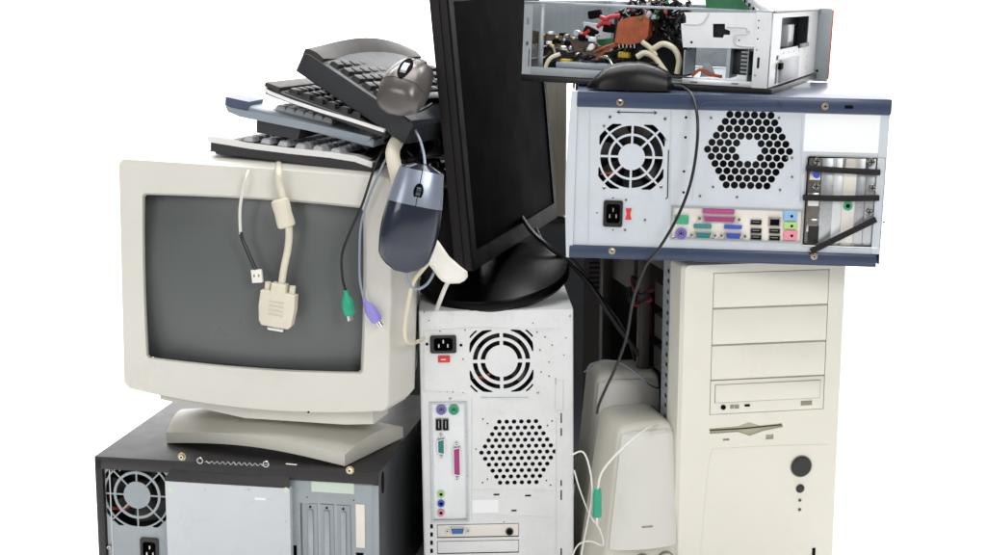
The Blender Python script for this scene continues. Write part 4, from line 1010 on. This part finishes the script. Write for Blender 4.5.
for k in range(13): holes.append(rrect(.055, .115, HL-.020-k*.0055-.0012, HL-.020-k*.0055+.0012, .0011, 2))
holes.append(rrect(.13, .20, HL-.05, HL-.018, .003)); 
b.plate(rect(.002, WO-.002, .01, HL), holes, DO-.002, DO, 'galv_steel'); b.box(.002, WO-.002, DO+.001, DO+.0015, .01, HL-.004, 'grey_steel'); part('back_wall', b, O_)
b = MB(); b.box(.0, WO, -.0005, .006, HL-.0035, HL, 'galv_steel', .0008); part('top_rail', b, O_); b = MB(); b.box(.03, WO*.62, DO-.02, DO+.002, HL-.003, HL, 'galv_steel', .0008); part('top_rail', b, O_)
# junk inside, seen from the front
def op(px, py, y): return FO.v(px, py, y)
def quad_slab(B_, L, y0, y1, m): B_.prism([FO.p(px, py, y0) for px, py in L], y0, y1, m)
b = MB(); quad_slab(b, [(614.5, 43), (618, 22), (626, 18), (640, 16), (650, 12), (648, 36), (643, 42), (630, 45)], .020, .045, 'copper')
part('copper_heatsink', b, O_)
for k in range(5):
    b = MB(); q = op(619+k*3.8, 43.5+random.random(), .022); b.bar(q, q+Vector((.001, 0, -.006)), .0015, .0015, 'chrome'); part('heatsink_pin', b, O_)
b = MB(); quad_slab(b, [(531, 30), (545, 33), (570, 37), (596, 43), (604, 50), (598, 56), (575, 52), (550, 46), (531, 44)], .030, .034, 'pcb_brown'); br = part('circuit_board', b, O_)
for k in range(26):
    b = MB(); q = op(random.uniform(533, 600), random.uniform(33, 50), .026); q.z = max(q.z, .02); s_ = random.uniform(.0015, .005)
    m_ = random.choice(['hole_black', 'galv_steel', 'bright_steel', 'pcb_brown', 'tarnished', 'chrome', 'brass'])
    b.box(q.x-s_*1.3, q.x+s_*1.3, .024, .031, q.z-s_*.7, q.z+s_*.7, m_, .0005) if k % 3 else b.cyl(q.x, q.z, s_, .020, .031, m_, 12, bev=.0005)
    part('component', b, br)
b = MB(); quad_slab(b, [(596, 40), (614, 38), (613, 48), (600, 52)], .05, .054, 'pcb_green'); part('small_board', b, O_); b = MB(); quad_slab(b, [(583, 22), (612, 26), (611, 40), (586, 38)], .12, .124, 'alu_panel'); part('small_board', b, O_)
for (x, y, w_, h_, an) in ((595, 14.5, 13, 8, -12), (591, 32, 14, 8, 24), (609, 28, 11, 9, 5)):
    b = MB(); q = op(x, y, .03); k_ = FO.k(600, 30); b.box(-w_*k_/2, w_*k_/2, -.006, .006, -h_*k_/2, h_*k_/2, 'hole_black', .002); b.xf(Matrix.Translation(q) @ Matrix.Rotation(R(an), 4, 'Y')); part('black_connector', b, O_)
for L in ([(600, 17), (606, 19), (611, 17), (620, 16)], [(597, 27), (604, 23), (611, 24)], [(580, 36), (586, 33), (590, 30)]):
    b = MB(); b.tube([op(x, y, .026) for x, y in L], .0032, 'cable_red', 8); part('red_wire', b, O_)
for L in ([(596, 60), (604, 52), (612, 47), (620, 44)], [(600, 56), (608, 58), (613, 66)], [(594, 52), (606, 47), (616, 44)]):
    b = MB(); b.tube([op(x, y, .024) for x, y in L], .0020, random.choice(['copper', 'tarnished', 'chrome']), 8); part('heat_pipe', b, O_)
for L, r_ in (([(545, 76), (546, 66), (551, 58), (560, 54)], .0030), ([(637, 57), (645, 53), (654, 57), (661, 66), (668, 76)], .0042), ([(653, 49), (663, 44), (674, 49), (679, 60), (677, 74)], .0042), ([(642, 42), (650, 48), (656, 56)], .0036)):
    b = MB(); b.tube([op(x, y, .018) for x, y in L], r_, 'cable_cream', 10); part('white_cable', b, O_)
for q in ((566, 62, 12, 6), (624, 55, 10, 8)):
    b = MB(); c = op(q[0], q[1], .05); b.box(c.x-.008, c.x+.008, .045, .06, c.z-.004, c.z+.004, 'cable_yellow', .001); part('yellow_connector', b, O_)
b = MB(); c = op(583, 70, .012); k_ = FO.k(583, 70); b.box(c.x-27*k_, c.x+25*k_, .008, .05, .020, .028, 'kb_bluegrey', .001); part('lower_bracket', b, O_)
rnd = random.Random(3)
for k in range(60):
    x0 = rnd.uniform(628, 690); P = []
    x, y = x0, rnd.uniform(-4, 20)
    for j in range(6): P.append(op(x, y, rnd.uniform(.03, .09))); x += rnd.uniform(-12, 12); x = min(max(x, 620), 690); y += rnd.uniform(-3, 14); y = min(y, 70)
    b = MB(); b.tube(P, rnd.choice([.0016, .0020, .0026]), rnd.choice(['cable_black']*26 + ['inner_dark', 'cable_red', 'cable_yellow']), 6, 5); part('loose_wire', b, O_)
for k in range(14):
    x0 = rnd.uniform(540, 625); P = []
    x, y = x0, rnd.uniform(44, 60)
    for j in range(5): P.append(op(x, y, rnd.uniform(.04, .10))); x += rnd.uniform(-14, 16); y += rnd.uniform(-3, 7); y = min(y, 72)
    b = MB(); b.tube(P, .0022, rnd.choice(['cable_black', 'cable_black', 'tarnished', 'inner_dark']), 6, 5); part('loose_wire', b, O_)
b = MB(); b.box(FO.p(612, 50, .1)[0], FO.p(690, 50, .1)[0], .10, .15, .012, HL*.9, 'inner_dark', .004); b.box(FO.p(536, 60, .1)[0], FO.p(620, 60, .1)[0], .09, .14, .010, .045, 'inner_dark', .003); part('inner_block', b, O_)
# fluffy dark tangle near the copper block, coloured bits
for k in range(16):
    b = MB(); q = op(rnd.uniform(640, 668), rnd.uniform(0, 22), rnd.uniform(.012, .03)); s_ = rnd.uniform(.002, .0045)
    b.box(-s_, s_, -s_*.6, s_*.6, -s_*.8, s_*.8, rnd.choice(['copper', 'tarnished', 'pcb_green', 'galv_steel', 'hole_black', 'bright_steel']), .0005); b.xf(Matrix.Translation(q) @ Matrix.Rotation(rnd.uniform(0, 3), 4, 'Y')); part('component', b, br)
# drive cage, right half
b = MB()
cg = [FO.p(*q) for q in ((681, 24), (686, 23), (686, 17), (684, 12.5), (757, 13), (757, 49), (683, 47.5), (682, 38))]
hs = [[FO.p(*q) for q in ((713, 24), (725, 24), (725, 29), (730, 31), (730, 35), (724, 35), (723, 38), (713, 37.5))], circ(*FO.p(691.5, 42.5), .0019, 10), circ(*FO.p(739, 40.5), .0013, 8)]
b.plate(cg, hs, .0, .0015, 'bright_steel')
cage = part('drive_cage', b, O_)
b = MB(); b.tube([op(727, 27, -.001), op(744, 27.5, -.001), op(748, 30, -.001), op(747, 34, -.001), op(736, 35, -.001), op(735, 43, -.001), op(741, 46, -.001), op(754, 47, -.001)], .0016, 'alu_panel', 8, 5); part('pressed_rib', b, cage)
b = MB(); b.tube([op(684, 24.5, -.0005), op(700, 24.5, -.0005), op(706, 19, -.0005), op(709, 13.5, -.0005)], .0013, 'alu_panel', 8, 5); b2 = part('pressed_rib', b, cage)
b = MB(); b.box(cg[0][0]+.001, cg[4][0]-.002, .012, .10, FO.p(700, 47, .01)[1], FO.p(700, 14, .01)[1], 'inner_dark', .001); part('drive', b, cage)
a = FO.p(682, 78); c = FO.p(764, 90)
b = MB(); b.box(a[0], WO-.001, -.0008, .002, .008, a[1], 'bright_steel', .001); 
for q in ((694, 82), (735, 83.5)): e = FO.p(*q); b.box(e[0]-.005, e[0]+.005, -.0012, -.0007, e[1]-.0012, e[1]+.0006, 'tarnished', .0004)
part('bottom_rail', b, cage)
b = MB(); e0 = FO.p(727, 50); e1 = FO.p(729, 77); b.box(e0[0], e1[0], .001, .06, e1[1]-.002, e0[1]+.004, 'galv_steel'); 
e0 = FO.p(684, 50); b.box(e0[0], e0[0]+.0015, .001, .07, .02, e0[1], 'galv_steel'); part('divider', b, cage)
b = MB(); e0 = FO.p(730, 52, .02); e1 = FO.p(755, 76, .02); b.box(e0[0], e1[0], .022, .09, e1[1], e0[1]+.002, 'black_cover', .001)
for k in range(6): b.box(e0[0]+.016, e0[0]+.026, .0205, .0225, e1[1]+.003+k*.0055, e1[1]+.0058+k*.0055, 'galv_steel')
part('fan', b, cage)
b = MB(); b.tube([op(692, 76, .02), op(700, 70, .02), op(708, 74, .02), op(722, 77, .02)], .0022, 'orange_plastic', 8); part('orange_wire', b, O_)
b = MB(); q = [FO.p(*z, .03) for z in ((700, 77), (703, 64), (710, 62), (716, 77))]; b.prism(q, .03, .032, 'galv_steel'); part('metal_tab', b, O_)
# corner post and right end frame
xp0 = FO.p(754, 50)[0]; xp1 = FO.p(764, 50)[0]
b = MB(); ps = [rect(xp0+.0055, xp0+.009, .035, .050)] + [circ(xp0+.004, z_, .0012, 8) for z_ in (.025, .06, .075, .09, .1)]
b.plate(rect(xp0, WO-.0005, .008, FO.p(755, 12)[1]), ps, -.0015, .0, 'bright_steel'); part('corner_post', b, cage)
def side(px, py): # point on the right end plane x = WO
    o = FO.I @ CAM; d = FO.I.to_3x3() @ ray(px, py); t = (WO - o.x)/d.x; q = o+d*t; return q
b = MB(); sA = side(769, 92); sB = side(812, 84); sT = side(812, 12)
YW = sB.y; ZT = side(790, 12).z
pl = lambda a_, b_, c_, d_: rect(side(a_, 50).y, side(c_, 50).y, d_, b_)
zz0 = .009; yy = lambda px: side(px, 50).y
holes = [rect(yy(779), yy(806), ZT*.53, ZT*.93), rect(yy(776), yy(778), ZT*.1, ZT*.35), rect(yy(776), yy(778), ZT*.40, ZT*.46)]
for k in range(5): holes.append(circ(yy(783+k*5), ZT*.47, .0022, 8))
for k in range(4): holes.append(circ(yy(806), ZT*(.12+k*.08), .0022, 8))
b.plate(rect(.001, YW, zz0, ZT-.001), holes, 0, .0012, 'bright_steel'); b.V = [Vector((WO + .0002 + v.y, v.x, v.z)) for v in b.V]
ef = part('end_frame', b, O_)
b = MB(); b.box(WO-.031, WO-.030, .004, YW-.004, .012, ZT*.98, 'grey_steel'); ip_ = part('inner_plate', b, ef)
b = MB(); b.box(WO-.026, WO-.010, yy(794), yy(799), ZT*.52, ZT*.82, 'bright_steel', .001); part('metal_tab', b, ip_); b = MB(); b.box(WO-.029, WO-.020, yy(782), yy(785), ZT*.55, ZT*.90, 'bright_steel', .001); part('metal_tab', b, ip_)
b = MB(); b.box(WO+.0015, WO+.005, yy(780), yy(797), ZT*.10, ZT*.40, 'alu_panel', .001); part('cover_plate', b, ef)
b = MB(); b.box(WO+.0015, WO+.006, yy(778), yy(780.5), ZT*.28, ZT*.36, 'hole_black', .0005); part('latch', b, ef)
b = MB(); b.box(WO+.0015, WO+.004, yy(797), yy(806), ZT*.50, ZT*.56, 'black_plastic', .0008); part('latch', b, ef)
b = MB(); b.box(WO-.012, WO+.006, .0, YW+.004, -.001, .0072, 'black_plastic', .001); part('base_edge', b, ef)
b = MB(); b.box(WO*.74, WO+.002, .0, YW+.003, ZT, ZT+.002, 'galv_steel', .0006); b.tube([Vector((WO+.002, 0, ZT+.001)), Vector((WO+.003, YW*.5, ZT+.001)), Vector((WO+.003, YW+.004, ZT+.001)), Vector((WO-.03, YW+.004, ZT+.001))], .0018, 'tarnished', 6, 3); part('top_flange', b, ef)
# pale plate standing out at the far right with an orange edge
y9 = YW + .004
b = MB(); q0 = FO.p(812, 12, y9); q1 = FO.p(827, 82, y9); b.box(WO-.004, q1[0], y9, y9+.0015, q1[1], FO.p(812, 8, y9)[1], 'grey_steel', .0005)
e = FO.p(817, 71, y9); b.cyl(e[0], e[1], .0022, y9-.0006, y9, 'hole_black', 10); sp = part('side_plate', b, O_)
b = MB(); b.box(q1[0]+.0002, q1[0]+.0022, y9-.001, y9+.004, q1[1]+.004, FO.p(827, 10, y9)[1], 'orange_plastic', .0006); part('orange_edge', b, sp)
# green board lying slanted across the cage, with a metal bracket
b = MB(); g = [FO.p(*q, .012) for q in ((704, 11), (700, -14), (738, -16), (751, 11))]; b.prism(g, .030, .032, 'pcb_green'); gb = part('green_board', b, O_)
b = MB(); b.bar(op(736, -10, .020), op(757, 13, .012), .003, .006, 'galv_steel', .0005); b.bar(op(742, -10, .018), op(768, 14, .010), .0014, .010, 'bright_steel', .0004); part('metal_bracket', b, gb)
for k in range(5):
    b = MB(); q = op(741+k*4.2, -3+k*4, .012); b.box(q.x-.001, q.x+.001, .008, .012, q.z-.0025, q.z+.0025, 'hole_black', .0003); part('slot', b, gb)

# ================================================================== dark cases standing behind the heap
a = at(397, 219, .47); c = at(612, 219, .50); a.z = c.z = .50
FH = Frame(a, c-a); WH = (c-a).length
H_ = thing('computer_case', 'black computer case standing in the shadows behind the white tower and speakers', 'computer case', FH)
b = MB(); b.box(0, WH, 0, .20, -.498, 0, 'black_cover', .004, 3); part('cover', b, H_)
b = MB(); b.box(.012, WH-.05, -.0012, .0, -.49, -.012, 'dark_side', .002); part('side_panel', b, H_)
for k in range(10):
    b = MB(); b.box(WH-.040, WH-.012, -.0008, .001, -.05-k*.009, -.046-k*.009, 'hole_black'); part('vent', b, H_)
a = at(384, 90, .475); c = at(567, 90, .490); a.z = c.z = .745
FJ = Frame(a, c-a); WJ = (c-a).length
J_ = thing('computer_case', 'black computer case with a pale end strip, showing between flat monitor and navy case', 'computer case', FJ)
b = MB(); b.box(0, WJ-.045, 0, .20, -.2425, 0, 'black_cover', .003, 2); part('cover', b, J_)
b = MB(); b.box(WJ-.0445, WJ, -.004, .204, -.2425, .002, 'shaded_beige', .005, 3); fb_ = part('front_bezel', b, J_)
b = MB(); b.box(WJ-.020, WJ-.0185, -.0048, -.003, -.21, -.01, 'cream_groove'); part('groove', b, fb_)

rb = random.Random(11)
r = root_at('cable_tangle', 'tangle of black cables stuffed between the keyboard pile and the flat monitor', 'cable', at(410, 150, .0)); I = r.matrix_world.inverted()
for k in range(26):
    P = []; x, y = rb.uniform(372, 425), rb.uniform(140, 160)
    for j in range(7):
        P.append(I @ at(x, y, rb.uniform(-.01, .10))); x = min(max(x + rb.uniform(-26, 28), 368), 440); y = min(max(y + rb.uniform(-16, 20), 132), 185)
    b = MB(); b.tube(P, rb.choice([.0022, .0030, .0038]), 'cable_black', 7, 5); part('strand', b, r)
b = MB(); b.box(-.03, .05, .09, .15, -.02, .055, 'cable_black', .01); part('adapter_block', b, r)
WORLD = .16; EXPO = 0
LAMPS = [
 ('softbox_top', (0, -.3, 3.0), (0, -.1, 0), 2.4, 1.6, 70),
 ('softbox_key', (1.3, -3.0, 2.0), (0, 0, .6), 1.0, 1.0, 40),
 ('softbox_fill', (-1.9, -2.9, 1.6), (0, 0, .6), 1.2, 1.2, 22),
 ('wall_lamp', (0, 1.2, 3.0), (0, 3.2, .6), 4.0, .6, 320),
]
# ================================================================== pivots to each thing's base
bpy.context.view_layer.update()
for r in ROOTS:
    pts = []
    kids = [c for c in r.children]
    for c in kids:
        if c.type == 'MESH' and not c.get('placed'):
            pts += [r.matrix_world @ v.co for v in c.data.vertices]
    if not pts: continue
    lo = Vector([min(p[i] for p in pts) for i in range(3)]); hi = Vector([max(p[i] for p in pts) for i in range(3)])
    base = Vector(((lo.x+hi.x)/2, (lo.y+hi.y)/2, lo.z)); off = r.matrix_world.inverted() @ base
    def sh(o):
        if o.get('placed'): o.location = Vector(o.location) - off; return
        o.data.transform(Matrix.Translation(-off)); o.data.update()
        for g in o.children: sh(g)
    for c in kids: sh(c)
    r.matrix_world = r.matrix_world @ Matrix.Translation(off)
for o in bpy.data.objects:
    if 'placed' in o.keys(): del o['placed']
# ================================================================== studio: one sheet, floor sweeping up into a wall
n = 28; P = []
P += [(-6., 0), (2.2, 0)]
for i in range(1, n): 
    a = math.pi/2*i/n; P.append((2.2+1.2*math.sin(a), 1.2-1.2*math.cos(a)))
P += [(3.4, 1.2), (3.4, 5)]
V = []; F = []
for x in (-7, 7):
    V += [(x, p[0], p[1]) for p in P]
m_ = len(P)
for i in range(m_-1): F.append((i, i+1, m_+i+1, m_+i))
me = bpy.data.meshes.new('backdrop'); me.from_pydata(V, [], F); me.materials.append(MATS['studio_white']); me.polygons.foreach_set('use_smooth', [True]*len(F))
o = bpy.data.objects.new('backdrop', me); COL.objects.link(o); o['kind'] = 'structure'
# ================================================================== light
w = bpy.data.worlds.new('World'); scn.world = w; w.use_nodes = True
w.node_tree.nodes['Background'].inputs['Color'].default_value = (1, 1, 1, 1); w.node_tree.nodes['Background'].inputs['Strength'].default_value = WORLD
def area(name, loc, tgt, sx, sy, e, col=(1, 1, 1)):
    l = bpy.data.lights.new(name, 'AREA'); l.shape = 'RECTANGLE'; l.size = sx; l.size_y = sy; l.energy = e; l.color = col
    o = bpy.data.objects.new(name, l); COL.objects.link(o); o.location = loc
    o.rotation_euler = (Vector(tgt)-Vector(loc)).to_track_quat('-Z', 'Y').to_euler(); return o
for args in LAMPS: area(*args)
scn.view_settings.view_transform = 'Standard'; scn.view_settings.look = 'None'; scn.view_settings.exposure = EXPO; scn.view_settings.gamma = 1
scn.render.engine = 'CYCLES'
